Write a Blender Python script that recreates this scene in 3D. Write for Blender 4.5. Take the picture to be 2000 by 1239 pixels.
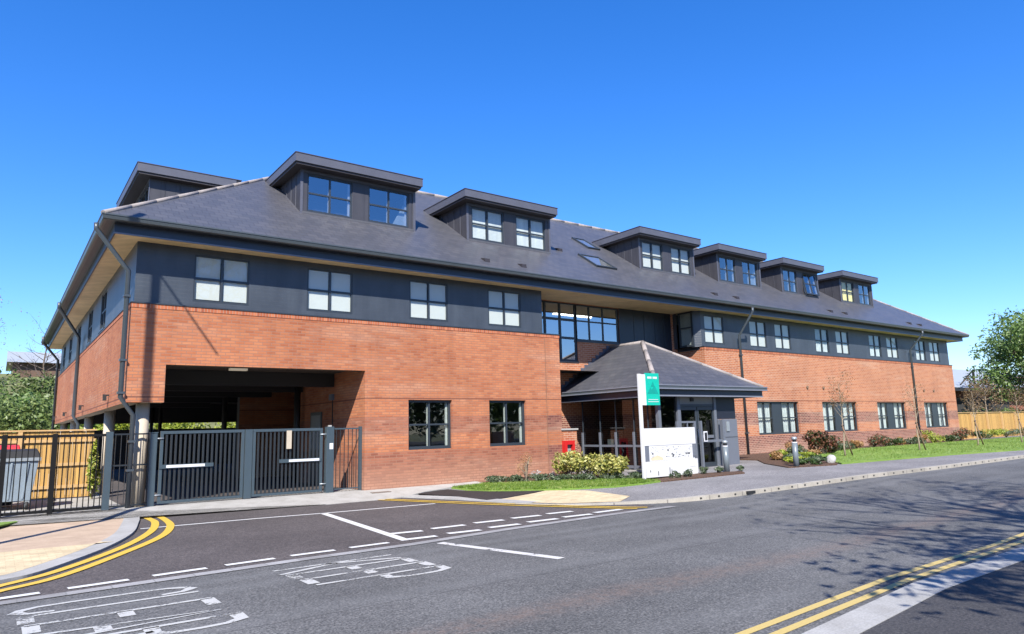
import bpy, bmesh, math, random
import numpy as np
from mathutils import Vector, Matrix
for o in list(bpy.data.objects): bpy.data.objects.remove(o)
SC = bpy.context.scene
C = SC.collection
# ------------------------------------------------------------ camera
FW = Vector((0.588123, 0.792787, 0.16)); RT = Vector((0.805331, -0.592275, -0.0255355)); UP = Vector((-0.0745196, -0.143871, 0.986787))
cam = bpy.data.cameras.new('camera'); co = bpy.data.objects.new('camera', cam); C.objects.link(co)
M3 = Matrix((RT, UP, -FW)).transposed()
co.matrix_world = Matrix.Translation((-2.34951, -18.08414, 1.6)) @ M3.to_4x4()
cam.sensor_width = 36; cam.lens = 1354.16/2000*36; cam.clip_end = 2000
SC.camera = co
# ------------------------------------------------------------ sky and sun
SUN = Vector((0.77, 1.0, -1.2)).normalized()
el = math.asin(-SUN.z); az = math.atan2(-SUN.x, -SUN.y)      # direction towards the sun, clockwise from +Y
w = bpy.data.worlds.new('World'); SC.world = w; w.use_nodes = True
nt = w.node_tree; nt.nodes.clear()
sky = nt.nodes.new('ShaderNodeTexSky'); sky.sky_type = 'NISHITA'; sky.sun_disc = False
sky.sun_elevation = el; sky.sun_rotation = az; sky.altitude = 0; sky.air_density = 1.15; sky.dust_density = 0.3; sky.ozone_density = 4.5
hs = nt.nodes.new('ShaderNodeHueSaturation'); hs.inputs['Saturation'].default_value = 1.3; hs.inputs['Value'].default_value = 1.0
bg = nt.nodes.new('ShaderNodeBackground'); bg.inputs['Strength'].default_value = 0.088
wo = nt.nodes.new('ShaderNodeOutputWorld')
nt.links.new(sky.outputs[0], hs.inputs['Color']); tn = nt.nodes.new('ShaderNodeMix'); tn.data_type = 'RGBA'; tn.blend_type = 'MULTIPLY'; tn.inputs['Factor'].default_value = 1; tn.inputs['B'].default_value = (.85, .94, 1.28, 1); nt.links.new(hs.outputs[0], tn.inputs['A']); nt.links.new(tn.outputs['Result'], bg.inputs[0]); nt.links.new(bg.outputs[0], wo.inputs[0])
sl = bpy.data.lights.new('sun', 'SUN'); sl.energy = 5.0; sl.angle = math.radians(0.5); sl.color = (1.0, 0.95, 0.87)
so = bpy.data.objects.new('sun', sl); C.objects.link(so); so.rotation_euler = SUN.to_track_quat('-Z', 'Y').to_euler()
SC.view_settings.view_transform = 'Standard'; SC.view_settings.look = 'None'; SC.view_settings.gamma = 1; SC.view_settings.exposure = 1.15
SC.render.resolution_x = 1024; SC.render.resolution_y = 634
SC.cycles.max_bounces = 6; SC.cycles.transparent_max_bounces = 12

# ------------------------------------------------------------ materials
MATS = {}
def nodes(name):
    m = bpy.data.materials.new(name); m.use_nodes = True; MATS[name] = m
    return m, m.node_tree, m.node_tree.nodes['Principled BSDF']
def link(t, a, b): t.links.new(a, b)
def noise(t, scale, detail=4, rough=0.6, vec=None, dist=0.0):
    n = t.nodes.new('ShaderNodeTexNoise'); n.inputs['Scale'].default_value = scale; n.inputs['Detail'].default_value = detail
    n.inputs['Roughness'].default_value = rough; n.inputs['Distortion'].default_value = dist
    if vec is not None: link(t, vec, n.inputs['Vector'])
    return n
def ramp(t, fac, stops):
    r = t.nodes.new('ShaderNodeValToRGB'); e = r.color_ramp.elements
    e[0].position, e[0].color = stops[0][0], (*stops[0][1], 1); e[1].position, e[1].color = stops[-1][0], (*stops[-1][1], 1)
    for p, c in stops[1:-1]:
        k = e.new(p); k.color = (*c, 1)
    link(t, fac, r.inputs[0]); return r
def mix(t, fac, a, b, mode='MIX'):
    n = t.nodes.new('ShaderNodeMix'); n.data_type = 'RGBA'; n.blend_type = mode
    for sock, v in ((n.inputs['Factor'], fac), (n.inputs['A'], a), (n.inputs['B'], b)):
        if isinstance(v, (int, float)): sock.default_value = v
        elif isinstance(v, tuple): sock.default_value = (*v, 1)
        else: link(t, v, sock)
    return n.outputs['Result']
def math_(t, op, a, b=0.0, c=0.0):
    n = t.nodes.new('ShaderNodeMath'); n.operation = op
    for i, v in enumerate((a, b, c)):
        if isinstance(v, (int, float)): n.inputs[i].default_value = v
        else: link(t, v, n.inputs[i])
    return n.outputs[0]
def bump(t, p, h, s, d=0.01):
    b = t.nodes.new('ShaderNodeBump'); b.inputs['Strength'].default_value = s; b.inputs['Distance'].default_value = d
    link(t, h, b.inputs['Height']); link(t, b.outputs[0], p.inputs['Normal'])
def objco(t):
    n = t.nodes.new('ShaderNodeTexCoord'); return n.outputs['Object']
def sepxyz(t, v):
    n = t.nodes.new('ShaderNodeSeparateXYZ'); link(t, v, n.inputs[0]); return n.outputs
def comb(t, x, y, z):
    n = t.nodes.new('ShaderNodeCombineXYZ')
    for i, v in enumerate((x, y, z)):
        if isinstance(v, (int, float)): n.inputs[i].default_value = v
        else: link(t, v, n.inputs[i])
    return n.outputs[0]
def plain(name, col, rough=0.6, metal=0.0, var=0.12, scale=6.0, spec=0.5, bmp=0.0):
    m, t, p = nodes(name)
    v = objco(t); n = noise(t, scale, 5, 0.65, v); n2 = noise(t, scale*9, 3, 0.6, v)
    a = tuple(max(0, c*(1-var)) for c in col); b = tuple(min(1, c*(1+var)) for c in col)
    f = math_(t, 'ADD', math_(t, 'MULTIPLY', n.outputs[0], .6), math_(t, 'MULTIPLY', n2.outputs[0], .4))
    r = ramp(t, f, [(0.3, a), (0.7, b)]); link(t, r.outputs[0], p.inputs['Base Color'])
    p.inputs['Roughness'].default_value = rough; p.inputs['Metallic'].default_value = metal
    p.inputs['Specular IOR Level'].default_value = spec
    if bmp: bump(t, p, n2.outputs[0], bmp)
    return m
def brick_mat():
    m, t, p = nodes('red_brick')
    v = objco(t); x, y, z = sepxyz(t, v)
    u = math_(t, 'ADD', x, y)
    bv = comb(t, u, z, 0.0)
    b = t.nodes.new('ShaderNodeTexBrick'); link(t, bv, b.inputs['Vector'])
    b.inputs['Scale'].default_value = 1; b.inputs['Brick Width'].default_value = .225; b.inputs['Row Height'].default_value = .075
    b.inputs['Mortar Size'].default_value = .009; b.inputs['Mortar Smooth'].default_value = .25; b.inputs['Bias'].default_value = 0
    b.inputs['Color1'].default_value = (0, 0, 0, 1); b.inputs['Color2'].default_value = (1, 1, 1, 1); b.inputs['Mortar'].default_value = (.5, .5, .5, 1)
    # brick colours
    hue = ramp(t, b.outputs['Color'], [(0, (.42, .140, .066)), (.3, (.49, .172, .080)), (.65, (.55, .212, .098)), (1, (.50, .182, .086))])
    dark = ramp(t, b.outputs['Color'], [(0, (.13, .05, .05)), (.5, (.21, .078, .066)), (1, (.29, .115, .09))])
    # bands by height: plinth and middle course
    pl = math_(t, 'LESS_THAN', z, 1.06)
    mb = math_(t, 'MULTIPLY', math_(t, 'GREATER_THAN', z, 1.53), math_(t, 'LESS_THAN', z, 2.05))
    bandf = math_(t, 'MAXIMUM', pl, mb)
    rightw = math_(t, 'MULTIPLY_ADD', math_(t, 'GREATER_THAN', x, 12.42), .40, .52)
    nb = noise(t, .35, 3, .5, v)
    bf = math_(t, 'MULTIPLY', bandf, rightw)
    col = mix(t, bf, hue.outputs[0], dark.outputs[0])
    blot = ramp(t, nb.outputs[0], [(.28, (.80, .74, .72)), (.5, (1, 1, 1)), (.72, (1.14, 1.15, 1.14))])
    col = mix(t, 1.0, col, blot.outputs[0], 'MULTIPLY')
    nst = noise(t, 1.0, 4, .6, comb(t, math_(t, 'MULTIPLY', u, 2.6), math_(t, 'MULTIPLY', z, .22), 7.0))
    stk = ramp(t, nst.outputs[0], [(.32, (.86, .83, .82)), (.5, (1, 1, 1)), (.7, (1.06, 1.06, 1.06))])
    col = mix(t, 1.0, col, stk.outputs[0], 'MULTIPLY')
    # pale salts: streaky patches
    ns = noise(t, 1.0, 5, .7, comb(t, math_(t, 'MULTIPLY', u, .25), math_(t, 'MULTIPLY', z, 1.6), 3.0))
    low = math_(t, 'SUBTRACT', 1.0, math_(t, 'MULTIPLY', z, 1.1))
    low.node.use_clamp = True
    se = ramp(t, ns.outputs[0], [(.52, (0, 0, 0)), (.74, (.55, .55, .55))])
    seL = math_(t, 'MULTIPLY_ADD', low, .42, se.outputs[0])
    col = mix(t, math_(t, 'MINIMUM', seL, .6), col, (.66, .44, .31))
    # mortar, darker joint just beneath window heads
    mort = mix(t, math_(t, 'GREATER_THAN', x, 13.1), (.36, .18, .12), (.60, .40, .29))
    col = mix(t, b.outputs['Fac'], col, mort)
    course = math_(t, 'MULTIPLY', math_(t, 'GREATER_THAN', z, 2.545), math_(t, 'LESS_THAN', z, 2.585))
    col = mix(t, math_(t, 'MULTIPLY', course, .7), col, (.16, .06, .045))
    link(t, col, p.inputs['Base Color']); p.inputs['Roughness'].default_value = .88; p.inputs['Specular IOR Level'].default_value = .25
    h = math_(t, 'SUBTRACT', 1.0, b.outputs['Fac']); bump(t, p, h, .5, .006)
    return m
def soldier_mat():
    m, t, p = nodes('soldier_course_brick')
    v = objco(t); x, y, z = sepxyz(t, v); u = math_(t, 'ADD', x, y)
    f = math_(t, 'FRACT', math_(t, 'DIVIDE', u, .075)); j = math_(t, 'LESS_THAN', f, .14)
    wn = t.nodes.new('ShaderNodeTexWhiteNoise'); wn.noise_dimensions = '1D'
    link(t, math_(t, 'FLOOR', math_(t, 'DIVIDE', u, .075)), wn.inputs['W'])
    c = ramp(t, wn.outputs['Value'], [(0, (.36, .088, .036)), (.5, (.50, .135, .05)), (1, (.58, .19, .08))])
    link(t, mix(t, j, c.outputs[0], (.42, .3, .22)), p.inputs['Base Color']); p.inputs['Roughness'].default_value = .88
    return m
def slate_mat():
    m, t, p = nodes('roof_slate')
    v = objco(t); x, y, z = sepxyz(t, v)
    geo = t.nodes.new('ShaderNodeNewGeometry'); nx, ny, nz = sepxyz(t, geo.outputs['Normal'])
    side = math_(t, 'GREATER_THAN', math_(t, 'ABSOLUTE', nx), .4)
    u = t.nodes.new('ShaderNodeMix'); link(t, side, u.inputs['Factor']); link(t, x, u.inputs['A']); link(t, y, u.inputs['B'])
    bv = comb(t, u.outputs['Result'], math_(t, 'MULTIPLY', z, 1.79), 0.0)
    b = t.nodes.new('ShaderNodeTexBrick'); link(t, bv, b.inputs['Vector'])
    b.inputs['Scale'].default_value = 1; b.inputs['Brick Width'].default_value = .30; b.inputs['Row Height'].default_value = .22
    b.inputs['Mortar Size'].default_value = .012; b.inputs['Mortar Smooth'].default_value = .4
    b.inputs['Color1'].default_value = (0, 0, 0, 1); b.inputs['Color2'].default_value = (1, 1, 1, 1); b.inputs['Mortar'].default_value = (.5, .5, .5, 1)
    c = ramp(t, b.outputs['Color'], [(0, (.078, .081, .094)), (.5, (.092, .094, .108)), (1, (.106, .106, .118))])
    nb = noise(t, .5, 4, .6, v, .4)
    bl = ramp(t, nb.outputs[0], [(.3, (.94, .93, .96)), (.55, (1, 1, 1)), (.75, (1.10, 1.06, 1.02))])
    col = mix(t, 1.0, c.outputs[0], bl.outputs[0], 'MULTIPLY')
    col = mix(t, math_(t, 'MULTIPLY', b.outputs['Fac'], .6), col, (.035, .034, .042))
    link(t, col, p.inputs['Base Color']); p.inputs['Roughness'].default_value = .42; p.inputs['Specular IOR Level'].default_value = .5
    h = math_(t, 'FRACT', math_(t, 'DIVIDE', math_(t, 'MULTIPLY', z, 1.79), .22))
    bump(t, p, math_(t, 'SUBTRACT', 1, h), .45, .008)
    return m
def ribbed(name, col, pitch, rough=.45, axis='u', depth=.5, metal=0.0, duty=.12):
    m, t, p = nodes(name)
    v = objco(t); x, y, z = sepxyz(t, v); u = math_(t, 'ADD', x, y) if axis == 'u' else z
    f = math_(t, 'FRACT', math_(t, 'DIVIDE', u, pitch)); l = math_(t, 'LESS_THAN', f, duty)
    n = noise(t, 1.3, 5, .65, v); n2 = noise(t, 14, 3, .6, v)
    a = tuple(c*.85 for c in col); b = tuple(c*1.15 for c in col)
    c = ramp(t, n.outputs[0], [(.3, a), (.7, b)])
    w1 = noise(t, 1.0, 4, .6, comb(t, math_(t, 'MULTIPLY', math_(t, 'ADD', x, y), 3.0), math_(t, 'MULTIPLY', z, .3), 1.0))
    wr = ramp(t, w1.outputs[0], [(.3, (.82, .82, .84)), (.7, (1.14, 1.13, 1.1))])
    cc = mix(t, math_(t, 'MULTIPLY', l, depth), mix(t, 1.0, c.outputs[0], wr.outputs[0], 'MULTIPLY'), tuple(k*.45 for k in col))
    link(t, cc, p.inputs['Base Color']); p.inputs['Roughness'].default_value = rough; p.inputs['Metallic'].default_value = metal
    bump(t, p, math_(t, 'ADD', f, math_(t, 'MULTIPLY', n2.outputs[0], .2)), .25, .006)
    return m
def asphalt(name, col, worn=False):
    m, t, p = nodes(name)
    v = objco(t); x, y, z = sepxyz(t, v)
    n1 = noise(t, .5, 4, .6, v, .3); n2 = noise(t, 42, 3, .8, v); n3 = noise(t, 9, 5, .8, v)
    vo = t.nodes.new('ShaderNodeTexVoronoi'); vo.inputs['Scale'].default_value = 75; link(t, v, vo.inputs['Vector'])
    a = tuple(c*.80 for c in col); b = tuple(c*1.22 for c in col)
    c = ramp(t, n1.outputs[0], [(.3, a), (.7, b)]).outputs[0]
    sp = ramp(t, n2.outputs[0], [(.34, (.42, .42, .42)), (.5, (1, 1, 1)), (.66, (1.95, 1.9, 1.85))])
    c = mix(t, 1.0, c, sp.outputs[0], 'MULTIPLY')
    s3 = ramp(t, n3.outputs[0], [(.35, (.86, .86, .86)), (.65, (1.16, 1.15, 1.14))])
    c = mix(t, 1.0, c, s3.outputs[0], 'MULTIPLY')
    st = math_(t, 'LESS_THAN', vo.outputs['Distance'], .16)
    vc = math_(t, 'GREATER_THAN', sepxyz(t, vo.outputs['Color'])[0], .86)
    c = mix(t, math_(t, 'MULTIPLY', math_(t, 'MULTIPLY', st, vc), .6), c, (.42, .40, .37))
    ns_ = noise(t, 1.7, 6, .75, v, 1.2); stn = ramp(t, ns_.outputs[0], [(.60, (0, 0, 0)), (.70, (1, 1, 1))])
    c = mix(t, math_(t, 'MULTIPLY', stn.outputs[0], .22), c, tuple(q*.45 for q in col))
    if worn:
        sx = noise(t, 3.0, 4, .7, comb(t, x, 0.0, 0.0)); sd = math_(t, 'ABSOLUTE', math_(t, 'ADD', math_(t, 'ADD', y, math_(t, 'MULTIPLY', sx.outputs[0], .08)), 11.35))
        c = mix(t, math_(t, 'MULTIPLY', math_(t, 'LESS_THAN', sd, .012), .55), c, tuple(q*.35 for q in col))
        # reddish worn strip down the middle, and paler wheel tracks
        wob = noise(t, .5, 3, .5, v)
        yy = math_(t, 'ADD', y, math_(t, 'MULTIPLY', wob.outputs[0], .5))
        d = math_(t, 'ABSOLUTE', math_(t, 'ADD', yy, 12.45)); f = math_(t, 'SUBTRACT', 1, math_(t, 'MULTIPLY', d, 2.6)); f.node.use_clamp = True
        brk = ramp(t, noise(t, 9, 4, .8, v).outputs[0], [(.35, (0, 0, 0)), (.65, (1, 1, 1))])
        c = mix(t, math_(t, 'MULTIPLY', math_(t, 'MULTIPLY', f, brk.outputs[0]), .62), c, (.21, .145, .115))
        for yc, wd, k in ((9.3, 3.5, .28), (8.75, 5.0, .3), (10.9, 3.2, .22), (13.6, 3.4, .2)):
            d = math_(t, 'ABSOLUTE', math_(t, 'ADD', yy, yc)); f = math_(t, 'SUBTRACT', 1, math_(t, 'MULTIPLY', d, wd)); f.node.use_clamp = True
            c = mix(t, math_(t, 'MULTIPLY', f, k), c, tuple(q*1.9 for q in col))
    link(t, c, p.inputs['Base Color']); p.inputs['Roughness'].default_value = .82; p.inputs['Specular IOR Level'].default_value = .35
    bump(t, p, n2.outputs[0], .5, .006)
    return m
def paint(name, col, thr=.30, soft=.05, scale=22, base=(.07, .07, .072)):
    m, t, p = nodes(name)
    v = objco(t); n = noise(t, scale, 5, .75, v); n2 = noise(t, 2.2, 3, .6, v); n3 = noise(t, 60, 2, .6, v)
    f = math_(t, 'ADD', math_(t, 'MULTIPLY', n.outputs[0], .5), math_(t, 'MULTIPLY', n2.outputs[0], .5))
    r = ramp(t, f, [(thr, (0, 0, 0)), (thr+soft, (1, 1, 1))])
    dirt = ramp(t, n3.outputs[0], [(.3, tuple(c*.82 for c in col)), (.7, col)])
    link(t, dirt.outputs[0], p.inputs['Base Color']); p.inputs['Roughness'].default_value = .6
    tr = t.nodes.new('ShaderNodeBsdfTransparent'); ms = t.nodes.new('ShaderNodeMixShader'); out = t.nodes['Material Output']
    link(t, r.outputs[0], ms.inputs[0]); link(t, tr.outputs[0], ms.inputs[1]); link(t, p.outputs[0], ms.inputs[2]); link(t, ms.outputs[0], out.inputs[0])
    return m
def paving(name, col, bw, bh, mort, var=.12, msize=.008):
    m, t, p = nodes(name)
    v = objco(t); b = t.nodes.new('ShaderNodeTexBrick'); link(t, v, b.inputs['Vector'])
    b.inputs['Scale'].default_value = 1; b.inputs['Brick Width'].default_value = bw; b.inputs['Row Height'].default_value = bh; b.inputs['Mortar Size'].default_value = msize
    b.inputs['Color1'].default_value = (*[c*(1-var) for c in col], 1); b.inputs['Color2'].default_value = (*[min(1, c*(1+var)) for c in col], 1); b.inputs['Mortar'].default_value = (*mort, 1)
    n = noise(t, 2.2, 5, .65, v); n2 = noise(t, 60, 2, .6, v)
    r = ramp(t, n.outputs[0], [(.3, (.84, .83, .81)), (.7, (1.12, 1.12, 1.12))]); r2 = ramp(t, n2.outputs[0], [(.3, (.85, .85, .85)), (.7, (1.15, 1.15, 1.15))])
    c = mix(t, 1.0, mix(t, 1.0, b.outputs['Color'], r.outputs[0], 'MULTIPLY'), r2.outputs[0], 'MULTIPLY')
    link(t, c, p.inputs['Base Color']); p.inputs['Roughness'].default_value = .85; p.inputs['Specular IOR Level'].default_value = .3
    bump(t, p, math_(t, 'SUBTRACT', 1, b.outputs['Fac']), .3, .004)
    return m
def glass(name, refl=.18, tint=(.75, .82, .82)):
    m, t, p = nodes(name); t.nodes.remove(p)
    tr = t.nodes.new('ShaderNodeBsdfTransparent'); tr.inputs[0].default_value = (*tint, 1)
    gl = t.nodes.new('ShaderNodeBsdfGlossy'); gl.inputs['Roughness'].default_value = .015; gl.inputs['Color'].default_value = (.95, .97, 1, 1)
    ge = t.nodes.new('ShaderNodeNewGeometry'); dp = t.nodes.new('ShaderNodeVectorMath'); dp.operation = 'DOT_PRODUCT'
    link(t, ge.outputs['Normal'], dp.inputs[0]); link(t, ge.outputs['Incoming'], dp.inputs[1])
    c1 = math_(t, 'SUBTRACT', 1.0, math_(t, 'ABSOLUTE', dp.outputs['Value'])); c5 = math_(t, 'POWER', c1, 4.0)
    f = math_(t, 'MULTIPLY_ADD', c5, .8, refl); f.node.use_clamp = True
    n = noise(t, 1.1, 2, .5, objco(t)); b = t.nodes.new('ShaderNodeBump'); b.inputs['Strength'].default_value = .12; b.inputs['Distance'].default_value = .01
    link(t, n.outputs[0], b.inputs['Height']); link(t, b.outputs[0], gl.inputs['Normal'])
    ms = t.nodes.new('ShaderNodeMixShader'); link(t, f, ms.inputs[0]); link(t, tr.outputs[0], ms.inputs[1]); link(t, gl.outputs[0], ms.inputs[2])
    link(t, ms.outputs[0], t.nodes['Material Output'].inputs[0]); return m
def leafm(name, a, b, c=None, scale=1.2, trans=.35, rough=.5):
    m, t, p = nodes(name)
    v = objco(t); n = noise(t, scale, 3, .6, v); gi = t.nodes.new('ShaderNodeNewGeometry')
    wn = t.nodes.new('ShaderNodeTexWhiteNoise'); wn.noise_dimensions = '3D'
    sn = t.nodes.new('ShaderNodeVectorMath'); sn.operation = 'SNAP'; link(t, v, sn.inputs[0]); sn.inputs[1].default_value = (.09, .09, .09); link(t, sn.outputs[0], wn.inputs['Vector'])
    f = math_(t, 'ADD', math_(t, 'MULTIPLY', n.outputs[0], .55), math_(t, 'MULTIPLY', wn.outputs['Value'], .45))
    st = [(.25, a), (.75, b)] if c is None else [(.25, a), (.55, b), (.8, c)]
    r = ramp(t, f, st); link(t, r.outputs[0], p.inputs['Base Color']); p.inputs['Roughness'].default_value = rough
    tl = t.nodes.new('ShaderNodeBsdfTranslucent'); link(t, r.outputs[0], tl.inputs[0])
    ms = t.nodes.new('ShaderNodeMixShader'); ms.inputs[0].default_value = trans
    link(t, p.outputs[0], ms.inputs[1]); link(t, tl.outputs[0], ms.inputs[2]); link(t, ms.outputs[0], t.nodes['Material Output'].inputs[0])
    return m
def wood(name, col, board=.1):
    m, t, p = nodes(name)
    v = objco(t); x, y, z = sepxyz(t, v); u = math_(t, 'ADD', x, y)
    wn = t.nodes.new('ShaderNodeTexWhiteNoise'); wn.noise_dimensions = '1D'; link(t, math_(t, 'FLOOR', math_(t, 'DIVIDE', u, board)), wn.inputs['W'])
    n = noise(t, 3, 5, .7, comb(t, math_(t, 'MULTIPLY', u, 12), 0.0, z), .5)
    c = ramp(t, math_(t, 'ADD', math_(t, 'MULTIPLY', n.outputs[0], .5), math_(t, 'MULTIPLY', wn.outputs['Value'], .5)), [(.2, tuple(k*.7 for k in col)), (.8, tuple(min(1, k*1.2) for k in col))])
    f = math_(t, 'FRACT', math_(t, 'DIVIDE', u, board)); l = math_(t, 'LESS_THAN', f, .1)
    link(t, mix(t, math_(t, 'MULTIPLY', l, .75), c.outputs[0], tuple(k*.2 for k in col)), p.inputs['Base Color']); p.inputs['Roughness'].default_value = .8
    bump(t, p, math_(t, 'GREATER_THAN', f, .1), .5, .01)
    return m

BR = brick_mat(); SOL = soldier_mat(); SL = slate_mat()
CLAD = ribbed('blue_grey_cladding', (.060, .073, .093), .1, .42, 'z', .12)
ZINC = ribbed('dark_zinc', (.056, .055, .065), .42, .5, 'u', .6, 0, .05)
ZTRIM = plain('zinc_trim', (.105, .108, .135), .45, var=.15, scale=3)
GUT = plain('gutter_grey', (.075, .09, .10), .35, var=.1)
FASC = plain('navy_fascia', (.03, .038, .06), .4, var=.12)
LIP = plain('fascia_lip_grey', (.2, .215, .26), .4)
SOF = ribbed('tan_soffit', (1.0, .74, .42), .15, .6, 'u', .15)
FRM = plain('window_frame_slate_blue', (.036, .046, .058), .4, var=.08)
WHT = plain('white_upvc', (.78, .79, .78), .45, var=.04)
BLD = plain('white_blind', (.64, .67, .62), .7, var=.04)
SLAT = ribbed('slatted_blind', (.70, .76, .74), .05, .6, 'z', .45, 0, .2)
CURT = plain('white_curtain', (.50, .56, .55), .8, var=.25, scale=2.5)
YCUR = plain('yellow_curtain', (.75, .66, .25), .8, var=.12)
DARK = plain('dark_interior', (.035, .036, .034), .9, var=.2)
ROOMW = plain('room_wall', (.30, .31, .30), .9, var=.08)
GL = glass('window_glass', .05, (.93, .95, .95)); GLG = glass('ground_floor_glass', .13, (.8, .85, .82)); GLD = glass('recess_glass', .46, (.5, .55, .6)); GLS = glass('skylight_glass', .22, (.6, .6, .6)); GLP = glass('porch_glass', .06, (.30, .33, .33)); GLZ = glass('dormer_glass', .27, (.6, .65, .7))
CAP = plain('ridge_tile', (.34, .30, .28), .8, var=.3, scale=8)
LEAD = plain('lead_flashing', (.10, .10, .11), .55, var=.2)
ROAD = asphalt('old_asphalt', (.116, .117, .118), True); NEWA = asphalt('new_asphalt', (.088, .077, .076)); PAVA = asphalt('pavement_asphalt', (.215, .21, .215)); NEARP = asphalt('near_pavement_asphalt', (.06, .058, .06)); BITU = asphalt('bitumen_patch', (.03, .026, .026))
CONC = paving('concrete_apron', (.44, .425, .40), 3.0, 3.0, (.4, .38, .36), .06)
KRB = paving('kerb_concrete', (.42, .39, .34), .915, 5, (.22, .2, .18), .1, .012); KRBW = paving('pale_kerb_concrete', (.40, .395, .385), .915, 5, (.42, .42, .42), .06, .006)
TAN = paving('pale_buff_blister_paving', (.66, .54, .35), .2, .1, (.54, .44, .28), .12, .006); PINK = paving('pinkish_block_paving', (.52, .395, .29), .2, .1, (.49, .37, .27), .05, .004)
STRIP = paving('pale_channel', (.33, .325, .33), .45, 5, (.25, .25, .25), .12)
WP = paint('white_road_paint', (.80, .80, .78), .27); WPW = paint('worn_white_paint', (.72, .71, .69), .415, .05, 30); YP = paint('yellow_road_paint', (.80, .53, .07), .22); YPN = paint('dull_yellow_paint', (.66, .50, .17), .3, .06)
LAWN = None
GAL = plain('galvanised_steel', (.42, .46, .48), .4, metal=.4, var=.1)
GATE = plain('gate_blue_grey_paint', (.058, .085, .105), .35, var=.08); BLKR = plain('railing_black', (.006, .006, .007), .75, spec=.2); BARS = plain('bar_dark_paint', (.022, .027, .032), .4)
REFL = plain('white_reflective', (.82, .82, .85), .4, var=.03)
CONCOL = plain('concrete_column', (.56, .48, .37), .8, var=.08, scale=3)
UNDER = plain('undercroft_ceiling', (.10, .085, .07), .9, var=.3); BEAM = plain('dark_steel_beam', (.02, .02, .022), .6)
TIM = wood('new_timber', (.62, .36, .10)); TIMP = plain('timber_post', (.60, .38, .16), .8, var=.15); STAKE = plain('tree_stake', (.22, .14, .09), .85)
BARK = plain('bark', (.16, .12, .09), .9, var=.3, scale=10, bmp=.4); TWIG = plain('pale_young_bark', (.34, .27, .19), .85, var=.2)
RED = plain('red_enamel', (.62, .02, .02), .4); GREEN = plain('green_banner', (0, .50, .36), .5, var=.06); GRND = plain('dark_green_print', (0, .33, .26), .5, var=.1)
BOARD = plain('white_board', (.74, .74, .74), .5, var=.05, scale=2); INK = plain('grey_ink', (.45, .46, .48), .6); INKD = plain('dark_ink', (.07, .08, .09), .6); BEIGE = plain('beige_print', (.72, .62, .42), .6)
GREYM = plain('door_grey', (.16, .175, .21), .4, var=.06); PGREY = plain('frame_mid_grey', (.15, .165, .195), .4, var=.06)
BOLL = plain('bollard_grey', (.17, .20, .22), .35)
STONE = plain('white_stone', (.44, .43, .41), .8, var=.15)
RTILE = plain('white_sheet_roof', (.40, .43, .45), .5, var=.08, scale=1)
EARTH = plain('field_earth', (.16, .17, .07), .95, var=.3, scale=.3)
RUB = plain('black_rubber', (.015, .015, .015), .7); BINB = plain('galvanised_bin', (.33, .40, .46), .45, metal=.2, var=.12, scale=4); REDP = plain('red_plastic', (.65, .015, .02), .4)
mm, t_, p_ = nodes('strip_light'); p_.inputs['Emission Color'].default_value = (1, .93, .75, 1); p_.inputs['Emission Strength'].default_value = 4; STRIPL = mm
mm, t_, p_ = nodes('downlight'); p_.inputs['Emission Color'].default_value = (1, .85, .6, 1); p_.inputs['Emission Strength'].default_value = .12; DOWNL = mm
def lawnmat():
    m, t, p = nodes('lawn_green'); v = objco(t); n = noise(t, 1.4, 5, .7, v); n2 = noise(t, 40, 3, .7, v)
    f = math_(t, 'ADD', math_(t, 'MULTIPLY', n.outputs[0], .5), math_(t, 'MULTIPLY', n2.outputs[0], .5))
    r = ramp(t, f, [(.3, (.10, .19, .02)), (.5, (.19, .32, .04)), (.72, (.36, .43, .11))]); link(t, r.outputs[0], p.inputs['Base Color']); p.inputs['Roughness'].default_value = .9
    bump(t, p, n2.outputs[0], .8, .03); return m
LAWN = lawnmat()
def mulchmat():
    m, t, p = nodes('bark_mulch'); v = objco(t); n = noise(t, 26, 4, .8, v)
    r = ramp(t, n.outputs[0], [(.35, (.035, .018, .012)), (.55, (.15, .075, .04)), (.7, (.30, .17, .10))]); link(t, r.outputs[0], p.inputs['Base Color']); p.inputs['Roughness'].default_value = .95
    bump(t, p, n.outputs[0], 1, .05); return m
MUL = mulchmat()

L_TREE = leafm('spring_leaf', (.07, .14, .03), (.17, .28, .06), (.32, .42, .13), .8)
L_DARK = leafm('deep_green_leaf', (.015, .04, .008), (.05, .10, .02), (.10, .17, .04), .8)
L_YEL = leafm('variegated_leaf', (.10, .16, .02), (.55, .52, .12), (.85, .80, .36), 6)
L_RED = leafm('red_photinia_leaf', (.10, .08, .03), (.34, .12, .07), (.52, .24, .15), 5)
L_SAGE = leafm('grey_green_leaf', (.05, .09, .035), (.12, .17, .08), (.26, .30, .20), 5)
L_HILL = leafm('hillside_leaf', (.07, .12, .03), (.22, .31, .08), (.38, .42, .14), .25)
L_BUD = leafm('bronze_bud_leaf', (.16, .09, .04), (.28, .17, .08), (.36, .26, .12), 5)
L_WHITE = leafm('white_flower', (.5, .5, .5), (.75, .75, .75), None, 5)
L_ORG = leafm('orange_shoot', (.30, .16, .05), (.52, .30, .12), (.62, .42, .2), 6)
L_LIME = leafm('lime_leaf', (.16, .24, .02), (.38, .46, .04), (.60, .60, .10), 4)
L_BLOS = leafm('mauve_bud', (.25, .16, .18), (.42, .28, .30), None, 3)

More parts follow.
